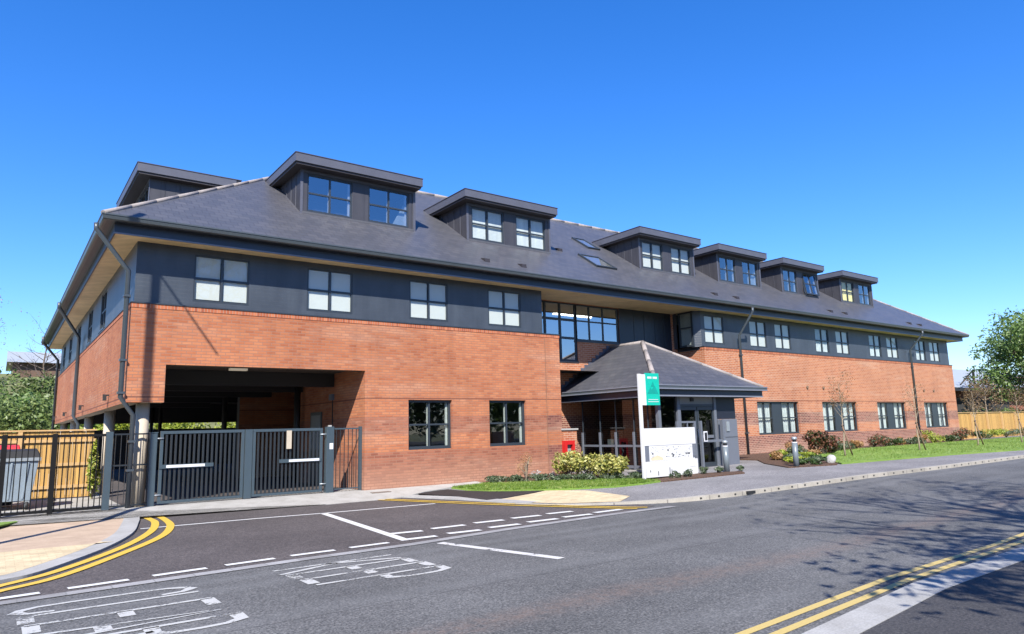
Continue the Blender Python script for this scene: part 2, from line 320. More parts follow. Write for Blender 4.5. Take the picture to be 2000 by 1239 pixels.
# ------------------------------------------------------------ mesh helpers
def tag(o, label=None, cat=None, group=None, kind=None):
    if label: o['label'] = label
    if cat: o['category'] = cat
    if group: o['group'] = group
    if kind: o['kind'] = kind
    return o
def empty(name, loc=(0, 0, 0), label=None, cat=None, group=None):
    o = bpy.data.objects.new(name, None); C.objects.link(o); o.location = loc; o.empty_display_size = .2
    return tag(o, label, cat, group)
class MB:
    def __init__(s, T=None): s.v = []; s.f = []; s.m = []; s.mats = []; s.T = T; s.sm = []
    def mi(s, mat):
        if mat not in s.mats: s.mats.append(mat)
        return s.mats.index(mat)
    def pt(s, p):
        if s.T: p = s.T(*p)
        s.v.append(tuple(p)); return len(s.v)-1
    def poly(s, pts, mat, smooth=False):
        s.f.append([s.pt(p) for p in pts]); s.m.append(s.mi(mat)); s.sm.append(smooth); return s
    def box(s, x0, x1, y0, y1, z0, z1, mat):
        P = [(x, y, z) for z in (z0, z1) for y in (y0, y1) for x in (x0, x1)]
        i = [s.pt(p) for p in P]; k = s.mi(mat)
        for q in ((0, 2, 3, 1), (4, 5, 7, 6), (0, 1, 5, 4), (2, 6, 7, 3), (0, 4, 6, 2), (1, 3, 7, 5)):
            s.f.append([i[a] for a in q]); s.m.append(k); s.sm.append(False)
        return s
    def prism(s, pts, z0, z1, mat):       # pts in xy
        n = len(pts); a = [s.pt((p[0], p[1], z0)) for p in pts]; b = [s.pt((p[0], p[1], z1)) for p in pts]; k = s.mi(mat)
        s.f.append(a[::-1]); s.f.append(b); s.m += [k, k]; s.sm += [False]*2
        for i in range(n):
            j = (i+1) % n; s.f.append([a[i], a[j], b[j], b[i]]); s.m.append(k); s.sm.append(False)
        return s
    def extr(s, ring0, ring1, mat, caps=True):  # two equal rings of 3d points
        n = len(ring0); a = [s.pt(p) for p in ring0]; b = [s.pt(p) for p in ring1]; k = s.mi(mat)
        if caps: s.f.append(a[::-1]); s.f.append(b); s.m += [k, k]; s.sm += [False]*2
        for i in range(n):
            j = (i+1) % n; s.f.append([a[i], a[j], b[j], b[i]]); s.m.append(k); s.sm.append(False)
        return s
    def tube(s, pts, rad, mat, n=8, cap=True, sq=False):
        pts = [Vector(p) for p in pts]; rs = rad if isinstance(rad, (list, tuple)) else [rad]*len(pts); k = s.mi(mat); rings = []
        prev = None
        for i, p in enumerate(pts):
            d = (pts[min(i+1, len(pts)-1)]-pts[max(i-1, 0)])
            if d.length < 1e-9: d = Vector((0, 0, 1))
            d.normalize()
            if prev is None:
                a = d.cross(Vector((0, 0, 1))) if abs(d.z) < .9 else d.cross(Vector((1, 0, 0)))
                a.normalize()
            else:
                a = prev-d*prev.dot(d); a.normalize()
            prev = a; b = d.cross(a); r = rs[i]; off = math.pi/4 if sq else 0
            rr = r*1.414 if sq else r; nn = 4 if sq else n
            rings.append([s.pt(p+a*rr*math.cos(off+2*math.pi*j/nn)+b*rr*math.sin(off+2*math.pi*j/nn)) for j in range(nn)])
        nn = 4 if sq else n
        for i in range(len(rings)-1):
            for j in range(nn):
                q = (j+1) % nn; s.f.append([rings[i][j], rings[i][q], rings[i+1][q], rings[i+1][j]]); s.m.append(k); s.sm.append(not sq)
        if cap:
            s.f.append(rings[0][::-1]); s.f.append(rings[-1]); s.m += [k, k]; s.sm += [False]*2
        return s
    def build(s, name, parent=None, recalc=True, bevel=0):
        me = bpy.data.meshes.new(name); me.from_pydata(s.v, [], s.f)
        for m in s.mats: me.materials.append(m)
        me.polygons.foreach_set('material_index', s.m); me.polygons.foreach_set('use_smooth', s.sm); me.update()
        if recalc:
            bm = bmesh.new(); bm.from_mesh(me); bmesh.ops.recalc_face_normals(bm, faces=bm.faces); bm.to_mesh(me); bm.free()
        o = bpy.data.objects.new(name, me); C.objects.link(o)
        if parent:
            o.parent = parent
            pl = parent; off = Vector((0, 0, 0))
            while pl: off += pl.location; pl = pl.parent
            o.location = -off
        if bevel:
            b = o.modifiers.new('bevel', 'BEVEL'); b.width = bevel; b.segments = 2; b.limit_method = 'ANGLE'
        return o
def wall(mb, a0, a1, z0, z1, holes, mat, rev=.12, revmat=None, d=0.0):
    """front sheet at depth d with rectangular holes and reveals going inward; mb.T maps (along, depth, z)"""
    xs = sorted({a0, a1, *[h[0] for h in holes], *[h[1] for h in holes]}); zs = sorted({z0, z1, *[h[2] for h in holes], *[h[3] for h in holes]})
    for i in range(len(xs)-1):
        for j in range(len(zs)-1):
            cx, cz = (xs[i]+xs[i+1])/2, (zs[j]+zs[j+1])/2
            if any(h[0] < cx < h[1] and h[2] < cz < h[3] for h in holes): continue
            mb.poly([(xs[i], d, zs[j]), (xs[i+1], d, zs[j]), (xs[i+1], d, zs[j+1]), (xs[i], d, zs[j+1])], mat)
    rm = revmat or mat
    for h in holes:
        r = h[4] if len(h) > 4 else rev
        x0, x1, za, zb = h[:4]
        mb.poly([(x0, d, za), (x0, d+r, za), (x0, d+r, zb), (x0, d, zb)], rm); mb.poly([(x1, d, za), (x1, d, zb), (x1, d+r, zb), (x1, d+r, za)], rm)
        if za > z0: mb.poly([(x0, d, za), (x1, d, za), (x1, d+r, za), (x0, d+r, za)], rm)
        if zb < z1: mb.poly([(x0, d, zb), (x0, d+r, zb), (x1, d+r, zb), (x1, d, zb)], rm)
def front(y): return lambda a, d, z: (a, y+d, z)
def left(x): return lambda a, d, z: (x+d, a, z)
def right(x): return lambda a, d, z: (x-d, a, z)

# ------------------------------------------------------------ ground model
def g(x): return float(np.interp(x, [9, 16, 20, 25], [0, .2, .25, .3]))
def cl(t): return max(0., min(1., t))
def pav(x, y):
    a = -.07*(1-cl((x-7.8)/2.7)); a *= 1-cl((y+1.3)/1.3)
    return g(x)+a+.04*cl((y+1.)/1.)*(1-cl((x-5)/3))
RD = lambda x, y: g(x)-.09
def slab(name, pts, zf, mat, thick=0, extra=(), kind='structure', cutsY=(), parent=None):
    bm = bmesh.new(); vs = [bm.verts.new((p[0], p[1], 0)) for p in pts]; bm.faces.new(vs)
    bmesh.ops.triangulate(bm, faces=bm.faces[:])
    for X in [7.8, 9, 10.5, 16, 20, 25, *extra]:
        bmesh.ops.bisect_plane(bm, geom=bm.verts[:]+bm.edges[:]+bm.faces[:], plane_co=(X, 0, 0), plane_no=(1, 0, 0))
    for Y in cutsY:
        bmesh.ops.bisect_plane(bm, geom=bm.verts[:]+bm.edges[:]+bm.faces[:], plane_co=(0, Y, 0), plane_no=(0, 1, 0))
    for v in bm.verts: v.co.z = zf(v.co.x, v.co.y)
    bmesh.ops.recalc_face_normals(bm, faces=bm.faces[:])
    for f in bm.faces:
        if f.normal.z < 0: f.normal_flip()
    if thick:
        r = bmesh.ops.extrude_face_region(bm, geom=[e for e in bm.edges if e.is_boundary])
        for v in [q for q in r['geom'] if isinstance(q, bmesh.types.BMVert)]: v.co.z -= thick
    me = bpy.data.meshes.new(name); bm.to_mesh(me); bm.free(); me.materials.append(mat)
    o = bpy.data.objects.new(name, me); C.objects.link(o); o['kind'] = kind
    return o
def off(zf, d): return lambda x, y: zf(x, y)+d
def ribbon_pts(pts, w, side=0):
    """closed outline of a ribbon along pts; side 0 centred, 1 to the left, -1 to the right"""
    P = [Vector(p) for p in pts]; L, R = [], []
    for i, p in enumerate(P):
        d = P[min(i+1, len(P)-1)]-P[max(i-1, 0)]; d.normalize(); n = Vector((-d.y, d.x))
        l = {0: w/2, 1: w, -1: 0}[side]; r = {0: w/2, 1: 0, -1: w}[side]
        L.append(p+n*l); R.append(p-n*r)
    return [tuple(q) for q in L]+[tuple(q) for q in reversed(R)]
def ribbons(name, lines, zf, mat, kind='structure'):
    """several flat ribbons (list of (pts, width)) as one painted marking"""
    mb = MB()
    for pts, wd in lines:
        P = [Vector(p) for p in pts]; L, R = [], []
        # subdivide
        Q = [P[0]]
        for i in range(1, len(P)):
            n = max(1, int((P[i]-P[i-1]).length/1.0))
            for k in range(1, n+1): Q.append(P[i-1].lerp(P[i], k/n))
        P = Q
        for i, p in enumerate(P):
            d = P[min(i+1, len(P)-1)]-P[max(i-1, 0)]; d.normalize(); n = Vector((-d.y, d.x))
            wv = wd(n) if callable(wd) else wd/2
            L.append(p+n*wv); R.append(p-n*wv)
        for i in range(len(P)-1):
            mb.poly([(q.x, q.y, zf(q.x, q.y)) for q in (R[i], R[i+1], L[i+1], L[i])], mat)
    o = mb.build(name); o['kind'] = kind
    return o
# smooth polyline
def smooth(pts, k=6):
    P = [Vector(p) for p in pts]; out = []
    for i in range(len(P)-1):
        p0 = P[max(i-1, 0)]; p1 = P[i]; p2 = P[i+1]; p3 = P[min(i+2, len(P)-1)]
        for s in range(k):
            t = s/k; out.append(.5*((2*p1)+(p2-p0)*t+(2*p0-5*p1+4*p2-p3)*t*t+(3*p1-p0-3*p2+p3)*t**3))
    out.append(P[-1]); return [tuple(q) for q in out]

slab('ground', [(-600, -300), (900, -300), (900, 900), (-600, 900)], lambda x, y: g(x)-.16, EARTH)
ROADF = lambda x, y: g(x)-.09
slab('road', [(-160, -15.2), (60, -15.0), (160, -16.5), (160, -11.0), (60, -9.6), (25, -8.9), (13, -8.0), (9, 1.0), (-160, 1.0)], ROADF, ROAD)
# forecourt of fresh asphalt, edged by a pale channel
SU = [(-14, -8.75), (-2.17, -8.47), (1.28, -8.25), (2.91, -8.21), (4.93, -7.98), (7.9, -7.83)]
slab('forecourt_surface', SU+[(9.1, -7.6), (9.1, .6), (-.3, .6), (-14, .6)], off(ROADF, .004), NEWA)
ribbons('channel_strip', [([(p[0], p[1]-.12) for p in SU]+[(9.2, -8.0)], .20)], off(ROADF, .009), STRIP)
# markings
ribbons('stop_line', [([(3.27, -8.5), (3.76, -10.8)], .15)], off(ROADF, .005), WPW)
ribbons('edge_line', [([(.01, -2.89), (2.12, -3.0), (3.48, -3.19), (6.15, -3.39)], .10), ([(3.49, -3.2), (3.0, -7.93)], .15)], off(ROADF, .009), WP)
for nm, rows in (('give_way_line', [((3.1, -7.11), (3.69, -7.2)), ((3.93, -7.1), (4.6, -7.12)), ((4.86, -7.04), (5.49, -7.08)), ((5.74, -7.01), (6.39, -7.06)), ((6.63, -6.98), (7.25, -7.03)),
        ((3.05, -7.87), (3.56, -7.90)), ((3.83, -7.81), (4.45, -7.86)), ((4.71, -7.74), (5.36, -7.76)), ((5.61, -7.68), (6.3, -7.70)), ((6.51, -7.62), (7.2, -7.66)), ((7.39, -7.55), (8.14, -7.54))]),
        ('dashed_edge_line', [((2.04, -7.96), (2.68, -7.95)), ((1.14, -8.0), (1.79, -8.0)), ((.24, -8.08), (.9, -8.04)), ((-.64, -8.16), (0, -8.11)), ((-1.54, -8.26), (-.91, -8.21)), ((-2.45, -8.36), (-1.81, -8.30)), ((-3.4, -8.46), (-2.7, -8.4))])):
    ribbons(nm, [([a, b], .16 if nm == 'give_way_line' else .125) for a, b in rows], off(ROADF, .013), WP)
ye = smooth([(5.82, -1.35), (6.4, -2.86), (7.26, -4.87), (8.33, -7.09), (8.75, -7.7)])
yo = smooth([(5.62, -1.45), (6.2, -2.98), (7.03, -5.0), (8.12, -7.2), (8.45, -7.7)])
ribbons('yellow_double_line', [(ye, .1), (yo, .1), (smooth([(-9, -9.2), (-3.3, -8.35), (-2.16, -7.49), (-1.51, -6.81), (-.58, -5.21), (.08, -3.53), (.4, -2.05), (.42, -1.1), (.42, -.8)]), .14),
    (smooth([(-9, -9.5), (-3.3, -8.65), (-2.17, -7.86), (-1.54, -7.31), (-.67, -5.89), (.12, -4.35), (.54, -2.85), (.66, -1.49), (.66, -.8)]), .14)], off(ROADF, .016), YP)
ribbons('near_double_line', [([(-30, -14.6), (2.63, -14.36), (5.58, -14.15), (9.62, -14.10), (60, -14.1)], .085), ([(-30, -14.76), (2.82, -14.54), (5.6, -14.33), (9.15, -14.27), (60, -14.27)], .085)], off(ROADF, .005), YPN)
# KEEP CLEAR, letter tops towards +x, reading from the building side to the camera side
def sw(n): return math.sqrt((.07*n.x)**2+(.033*n.y)**2)
GLY = {'K': [[(0, 0), (0, 1)], [(1, 1), (0, .42)], [(.12, .5), (1, 0)]], 'E': [[(0, 0), (0, 1)], [(0, .97), (1, .97)], [(0, .5), (.75, .5)], [(0, .03), (1, .03)]],
       'P': [[(0, 0), (0, 1)], [(0, .97), (.7, .97), (.95, .88), (1, .75), (.95, .6), (.7, .5), (0, .5)]],
       'C': [[(1, .8), (.92, .93), (.6, 1), (.3, .97), (.06, .86), (0, .7), (0, .3), (.06, .12), (.3, .03), (.6, 0), (.92, .06), (1, .2)]],
       'L': [[(0, 1), (0, 0)], [(0, .03), (1, .03)]], 'A': [[(0, 0), (.5, 1), (1, 0)], [(.22, .33), (.78, .33)]],
       'R': [[(0, 0), (0, 1)], [(0, .97), (.7, .97), (.95, .88), (1, .75), (.95, .6), (.7, .52), (0, .52)], [(.5, .52), (1, 0)]]}
def word(name, txt, x0, x1, y0, pitch, wd, skew, mat):
    ls = []
    for i, ch in enumerate(txt):
        for st in GLY[ch]:
            ls.append(([(x0+(x1-x0)*t+skew*i, y0-i*pitch-wd*s) for s, t in st], sw))
    return ribbons(name, ls, off(ROADF, .006), mat)
WPL = paint('letter_paint', (.60, .60, .58), .42, .06, 26)
word('keep_marking', 'KEEP', .60, 2.24, -8.92, .39, .30, .04, WPL)
word('clear_marking', 'CLEAR', -2.06, -.42, -9.05, .43, .33, .03, WPL)
# pavements and kerbs, far side of the road
KT = [(7.3, -5.0), (7.87, -6.02), (9.01, -7.02), (10.32, -7.86), (13.12, -8.35), (17.97, -8.83), (25.47, -9.16), (60, -9.95), (160, -11.5)]
KTs = smooth(KT, 5)
WK = [(6.05, -.95), (6.35, -1.1), (6.98, -2.9), (7.3, -4.2), (7.4, -5.0)]
KBk = [tuple(p) for p in ribbon_pts(KTs, .15, 1)[:len(KTs)]]
slab('kerb', ribbon_pts(KTs, .15, 1), off(pav, .004), KRB, .16, extra=(12, 30, 45, 60))
slab('dropped_kerb', ribbon_pts(smooth([(5.95, -.6), (6.3, -1.2), (6.93, -2.9), (7.25, -4.2), (7.45, -5.2)], 4), .45, 1), off(pav, .012), KRBW, .12, cutsY=(-1.3, -1))
slab('pavement', [(7.2, -.4), (7.3, -3.0), (7.45, -5.0)]+KBk[2:]+[(160, .5), (21, .5), (20.7, 1.34), (13.0, 1.34), (13.0, .05), (9.4, .05), (8.6, -.2)], pav, PAVA, .16, extra=(12, 30, 45, 60), cutsY=(-1.3, -1, -.4))
slab('bitumen_patch', [(6.9, -.84), (8.09, -.75), (8.53, -2.16), (9.6, -3.42), (8.3, -3.72), (7.28, -3.9), (7.3, -2.2)], off(pav, .014), BITU, 0, cutsY=(-1.3, -1))
slab('tactile_paving', [(7.22, -4.05), (9.47, -3.50), (9.9, -4.61), (9.63, -6.35), (8.9, -6.75), (7.98, -5.9)], off(pav, .009), TAN)
slab('lawn', [(8.27, -.65), (8.53, -2.16), (9.63, -3.86), (10.63, -4.83), (11.54, -5.0), (12.2, -5.0), (12.0, -3.4), (10.9, -2.4), (10.1, -1.6), (9.5, -.65)], off(pav, .045), LAWN, .05, cutsY=(-1.3, -1))
slab('lawn', [(19.3, -6.2), (23.79, -6.95), (29.62, -7.8), (60, -8.5), (120, -9.5), (120, -1.6), (44, -1.6), (30, -1.5), (24.5, -2.3), (21, -4.3)], off(pav, .045), LAWN, .05, extra=(35, 45, 60))
slab('planting_bed', [(9.5, -.65), (10.1, -1.6), (10.9, -2.4), (12.0, -3.4), (12.2, -5.0), (13.3, -5.25), (15.1, -5.6), (15.5, -5.2), (14.2, -4.3), (13.0, -3.7), (12.9, -.05), (9.5, -.05)], off(pav, .03), MUL, .04, extra=(12, 14), cutsY=(-1.3, -1))
slab('planting_bed', [(17.3, -5.6), (18.9, -6.25), (20.3, -5.6), (24.5, -2.3), (30, -1.5), (44.3, -1.6), (44.3, -.05), (20.1, -.05), (20.1, -2.6), (18.6, -3.9)], off(pav, .03), MUL, .04, extra=(22, 30, 36))
slab('concrete_apron', [(.3, -.35), (.62, -.55), (2.7, -1.03), (4.27, -1.45), (5.9, -1.44), (6.5, -1.3), (7.3, -.9), (8.3, -.6), (9.5, -.5), (9.5, .04), (5.85, .04), (5.85, .95), (-14, .95), (-14, .35), (-.15, .3)],
     lambda x, y: g(x)+(-.075+.135*cl((y+1.45)/1.3)), CONC, .1, extra=(2.5, 4.2), cutsY=(-1.45, -.9, -.5, -.15))
slab('car_park_floor', [(5.88, .9), (12, .9), (12, 32), (.2, 32), (.2, .9)], lambda x, y: g(x)+.055, NEWA)  # dark asphalt instead of pale concrete, so the covered floor looks shaded
slab('yard_floor', [(.25, .9), (.25, 32), (-14, 32), (-14, .9)], lambda x, y: .052, CONC)
# left pavement
LO = smooth([(-14, -9.6), (-6, -8.9), (-3.2, -7.95), (-2.16, -7.27), (-1.83, -7.03), (-1.43, -6.41), (-.79, -5.2), (-.24, -3.7), (.1, -2.05), (.28, -.9), (.3, .35)], 5)
LOi = ribbon_pts(LO, .3, 1)[:len(LO)]
slab('kerb', ribbon_pts(LO, .3, 1), lambda x, y: -.046+.05*cl((y+1.2)/1.2), KRBW, .12, cutsY=(-1.2, -.6))
slab('pavement', LOi+[(-14, .35)], lambda x, y: -.05+.05*cl((y+1.2)/1.2), PINK, .1, cutsY=(-1.2, -.6))
slab('buff_paving', [p for p in LOi if p[1] < -4.3 and p[0] > -14]+[(-.65, -4.7), (-1.35, -4.65), (-13.9, -4.1)], lambda x, y: -.044, TAN)
slab('edging_strip', [(-14, .05), (-.3, .05), (-.2, -.15), (-1.8, -.55), (-14, -1.6)], lambda x, y: .006, CONC)
slab('lawn', [(-14, .3), (-1.95, .3), (-1.85, -.6), (-2.6, -1.9), (-14, -5)], lambda x, y: .03, LAWN, .03)
# near side pavement
slab('kerb', ribbon_pts([(-60, -15.05), (2.70, -14.85), (5.05, -14.62), (8.20, -14.60), (60, -14.7)][::-1], .31, 1), lambda x, y: g(x)+.004, KRBW, .12, extra=(12,))
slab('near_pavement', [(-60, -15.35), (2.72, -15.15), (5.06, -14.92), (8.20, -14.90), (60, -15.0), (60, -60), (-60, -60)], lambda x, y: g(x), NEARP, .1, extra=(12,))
# drainage holes and gully in the far kerb
dk = MB()
for i in range(60):
    x = 10.3+i*.46
    pp = [Vector(p) for p in KTs]; k = next(j for j in range(len(pp)-1) if pp[j+1].x > x); s = (x-pp[k].x)/(pp[k+1].x-pp[k].x); q = pp[k].lerp(pp[k+1], s)
    dk.box(q.x-.022, q.x+.022, q.y-.012, q.y+.03, pav(q.x, q.y)-.05, pav(q.x, q.y)-.018, RUB)
dk.box(11.55, 12.0, -8.16-.02, -8.05, g(11.7)-.07, g(11.7)-.005, RUB)
o = dk.build('kerb_drain'); o['kind'] = 'structure'
o = MB().box(5.85, 6.4, -.62, -.42, .0, .032, plain('manhole_iron', (.2, .16, .13), .7)).build('manhole_cover'); tag(o, 'small rusty inspection cover in the pale concrete beside the gate end post', 'manhole cover')

# ------------------------------------------------------------ the office building
B = empty('office_building', (0, 0, 0), 'long red brick office block with slate hipped roof, dark dormers and slate blue cladding band', 'building')
ZB, ZS = 4.767, 6.276
FFL = [(1.341, 2.679), (4.215, 5.532), (7.343, 8.675), (10.19, 11.515)]
FFR = [(21.081, 22.368), (24.2, 25.449), (26.12, 27.365), (29.5, 30.74), (31.405, 32.649), (34.74, 36.0), (36.65, 37.9), (40.05, 41.289), (41.85, 43.12)]
GFL = [(7.247, 8.72), (10.088, 11.534)]
GFR = [(24.172, 27.37), (29.387, 32.611), (34.681, 37.84), (40.056, 43.141)]
WZ = (1.09, 2.525); FZ = (4.92, 6.12)
SIDEW = [(5.6, 6.9), (9.3, 10.6), (13.4, 14.7), (17.2, 18.5), (20.6, 21.9)]
XS = 12.42
# left wing brick front
m2 = MB(front(0))
def wall_l(mb):
    # explicit pieces: the opening runs down to the ground
    H = [(a, b, *WZ) for a, b in GFL]
    wall(mb, 5.89, 13.05, 0, 3.331, H, BR, .13)
    wall(mb, .0, 13.05, 3.331, ZB-.11, [], BR)
    wall(mb, 0, .80, 2.437, 3.331, [], BR)
    mb.poly([(.8, 0, 2.437), (.8, .35, 2.437), (.8, .35, 3.331), (.8, 0, 3.331)], BR)
    mb.poly([(0, 0, 2.437), (.8, 0, 2.437), (.8, .35, 2.437), (0, .35, 2.437)], CONCOL)
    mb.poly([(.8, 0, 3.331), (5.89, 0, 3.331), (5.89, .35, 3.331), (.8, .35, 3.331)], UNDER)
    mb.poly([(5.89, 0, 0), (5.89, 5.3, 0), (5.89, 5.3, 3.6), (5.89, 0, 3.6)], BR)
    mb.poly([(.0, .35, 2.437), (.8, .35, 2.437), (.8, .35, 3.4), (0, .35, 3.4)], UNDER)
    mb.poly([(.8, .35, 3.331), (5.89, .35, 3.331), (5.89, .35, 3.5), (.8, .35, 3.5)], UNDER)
wall_l(m2)
m2.poly([(13.05, 0, 0), (13.05, 1.34, 0), (13.05, 1.34, ZB), (13.05, 0, ZB)], BR)
m2.box(12.42, 13.05, -.0, .3, ZB-.11, ZB-.11+.001, BR)
m2.build('front_wall', B)
m = MB(); m.box(-.012, 13.06, -.012, .2, ZB-.112, ZB-.008, SOL); m.box(-.03, 13.07, -.03, .25, ZB-.008, ZB+.022, FRM)
m.box(-.012, .2, .2, 23.4, ZB-.112, ZB-.008, SOL); m.box(-.03, .25, .25, 23.4, ZB-.008, ZB+.022, FRM); m.build('brick_coping', B)
# movement joint
MB().box(XS-.012, XS+.012, -.004, .02, 0, ZB-.11, plain('joint_mastic', (.25, .12, .07), .8)).build('movement_joint', B)
# side wall (faces -x)
m = MB(left(0)); wall(m, 0, 23.4, 2.437, ZB-.11, [], BR); m.poly([(0, 0, 2.437), (23.4, 0, 2.437), (23.4, .35, 2.437), (0, .35, 2.437)], CONCOL)
m.poly([(.35, .35, 2.437), (23.4, .35, 2.437), (23.4, .35, 3.5), (.35, .35, 3.5)], UNDER); m.build('side_wall', B)
# right wing brick
m = MB(front(0)); XR0, XR1 = 20.84, 44.4
wall(m, XR0, XR1, 0, ZB-.11, [(a, b, *WZ) for a, b in GFR], BR, .13)
m.poly([(XR0, 0, 0), (XR0, 1.35, 0), (XR0, 1.35, ZB-.11), (XR0, 0, ZB-.11)], BR); m.poly([(XR1, 0, 0), (XR1, 13.8, 0), (XR1, 13.8, ZB-.1), (XR1, 0, ZB-.1)], BR)
m.build('front_wall', B)
m = MB(); m.box(XR0-.012, XR1+.012, -.012, .2, ZB-.112, ZB-.008, SOL); m.box(XR0-.03, XR1+.03, -.03, .25, ZB-.008, ZB+.022, FRM); m.box(XR0-.03, XR0+.2, .25, 1.35, ZB-.1, ZB+.022, FRM); m.build('brick_coping', B)
# cladding band
m = MB(front(.105)); wall(m, .06, XS, ZB, ZS, [(a, b, *FZ) for a, b in FFL], CLAD, .06, FRM); m.poly([(XS, 0, ZB), (XS, 1.25, ZB), (XS, 1.25, ZS), (XS, 0, ZS)], CLAD); m.build('cladding', B)
m = MB(left(.06)); wall(m, .105, 23.4, ZB, ZS, [(a, b, *FZ) for a, b in SIDEW], CLAD, .06, FRM); m.build('cladding', B)
m = MB(front(.105)); wall(m, 20.86, 44.34, ZB, ZS, [(a, b, *FZ) for a, b in FFR], CLAD, .06, FRM)
m.poly([(20.86, 0, ZB), (20.6, .25, ZB), (20.6, .25, ZS), (20.86, 0, ZS)], CLAD); m.poly([(44.34, 0, ZB), (44.34, 13, ZB), (44.34, 13, ZS), (44.34, 0, ZS)], CLAD)
m.poly([(20.6, .25, ZB), (20.6, .30, ZB), (20.6, .30, ZS), (20.6, .25, ZS)], CLAD)
m.poly([(20.6, 1.05, ZB), (20.6, 1.245, ZB), (20.6, 1.245, ZS), (20.6, 1.05, ZS)], CLAD); m.poly([(20.6, .25, ZB), (20.86, .0, ZB), (20.86, 1.25, ZB), (20.6, 1.25, ZB)], FRM)
m.build('cladding', B)
# window builder ------------------------------------------------
def window(T, a0, a1, z0, z1, y, gl=GL, blind=None, nm=2, nz=2, fw=.055, name='window', jamb=None, parent=B, mull=.05, zb=None, zsplit=None, xsplit=None, one=False, bd=.09, sill=True, dd=0):
    """frame as the part, pane and blind its sub-parts; y = depth of frame face behind wall face"""
    f = MB(T); D0, D1 = y, y+.06
    f.box(a0, a0+fw, D0, D1, z0, z1, FRM); f.box(a1-fw, a1, D0, D1, z0, z1, FRM); f.box(a0+fw, a1-fw, D0, D1, z0, z0+fw*1.3, FRM); f.box(a0+fw, a1-fw, D0, D1, z1-fw, z1, FRM)
    zm = zsplit or [z0+(z1-z0)*k/nz for k in range(1, nz)]
    for x in (xsplit or [a0+(a1-a0)*k/nm for k in range(1, nm)]):
        f.box(x-mull/2, x+mull/2, D0+.004, D1-.004, z0+fw*1.3, z1-fw, FRM)
    for z in zm: f.box(a0+fw, a1-fw, D0+.008, D1-.008, z-mull/2, z+mull/2, FRM)
    if sill: f.box(a0-.03, a1+.03, D0-.06, D0, z0-.045, z0+.012, FRM)
    if jamb:
        f.box(a1-fw-.06, a1-fw, D1+.02, D1+.07, z0+.07, z1-.06, jamb); xm = (a0+a1)/2
        f.box(xm-.03, xm+.03, D1+.02, D1+.07, z0+.07, z1-.06, jamb)
        f.box(a0+fw, a0+fw+.02, D1+.02, D1+.07, z0+.07, z1-.06, jamb)
    pn = MB(T); pn.poly([(a0+fw, y+.035, z0+fw), (a1-fw, y+.035, z0+fw), (a1-fw, y+.035, z1-fw), (a0+fw, y+.035, z1-fw)], gl)
    bl = None
    if blind:
        bl = MB(T); zb0 = zb if zb is not None else z0+.08
        nseg = 24; da = (a1-a0-2*fw)/nseg
        if blind is CURT or blind is YCUR:
            for k in range(nseg):
                s0, s1 = k/nseg, (k+1)/nseg
                if zb is None and k in (0, 12): continue
                w0 = .025*math.sin(k*2.1); w1 = .025*math.sin((k+1)*2.1)
                bl.poly([(a0+fw+da*k, y+bd+w0, z0+.06), (a0+fw+da*(k+1), y+bd+w1, z0+.06), (a0+fw+da*(k+1), y+bd+w1, z1-.03), (a0+fw+da*k, y+bd+w0, z1-.03)], blind)
        else:
            for k in range(nm):
                xa = a0+(a1-a0)*k/nm+.05; xb = a0+(a1-a0)*(k+1)/nm-.04
                bl.box(xa, xb, y+bd, y+bd+.006, zb0, z1-.04, blind)
    if one:
        for q in (pn, bl):
            if q is None: continue
            base = len(f.v); f.v += q.v
            for fc, mi_, s_ in zip(q.f, q.m, q.sm):
                f.f.append([i+base for i in fc]); f.m.append(f.mi(q.mats[mi_])); f.sm.append(s_)
        return f.build(name, parent)
    o = f.build(name, parent); pn.build('pane', o)
    if bl: bl.build('blind', o)
    return o
for a, b in FFL: window(front(.105), a, b, *FZ, .012, blind=BLD, fw=.042, mull=.055, bd=.055, sill=False)
for i, (a, b) in enumerate(FFR): window(front(.105), a, b, *FZ, .012, blind=BLD if i not in (3, 5, 7) else CURT, fw=.042, mull=.055, bd=.055 if i not in (3, 5, 7) else .09, sill=False)
for a, b in SIDEW: window(left(.06), a, b, *FZ, .012, blind=BLD)
for a, b in GFL: window(front(0), a, b, *WZ, .09, gl=GLG, jamb=WHT, fw=.07)
for a, b in GFR:
    q = (b-a)*.4
    window(front(0), a, a+q, *WZ, .09, blind=CURT, fw=.06, bd=.14); window(front(0), b-q, b, *WZ, .09, blind=CURT, fw=.06, bd=.14)
    MB().box(a+q, b-q, .10, .15, *WZ, FRM).build('infill_panel', B)
# recess wall behind the porch
RY = 1.35
m = MB(front(RY)); REC = [(12.9, 15.1, 4.05, 6.25), (15.1, 17.35, 4.85, 6.25)]
wall(m, XS, 17.36, 0, ZS, REC, BR, .1, FRM); wall(m, 20.45, 20.84, 0, ZS, [], BR); wall(m, 17.36, 20.45, 0, 3.0, [], BR); m.build('recess_wall', B)
m = MB(front(RY-.01)); wall(m, 17.36, 20.45, 3.0, ZS, [], plain('navy_panel', (.022, .027, .042), .35, var=.2)); 
for x in (18.2, 18.8, 19.45, 20.0): m.box(x-.012, x+.012, -.012, -.001, 3.0, ZS, FRM)
m.build('dark_panel', B)
window(front(RY), 12.9, 15.1, 4.05, 6.25, .03, GLD, None, 2, 3, zsplit=[4.93, 5.62], xsplit=[13.6, 14.32], mull=.09); window(front(RY), 15.1, 17.35, 4.85, 6.25, .03, GLD, None, 3, 2, zsplit=[5.62], xsplit=[15.80, 16.52])
window(left(20.6), .30, 1.05, 4.80, 6.26, -.012, GL, plain('dim_blind', (.34, .38, .36), .8), 1, 2, zsplit=[5.6], sill=False)
o = MB().box(14.9, 16.9, 2.4, 2.5, 6.0, 6.06, STRIPL).build('strip_light', B)
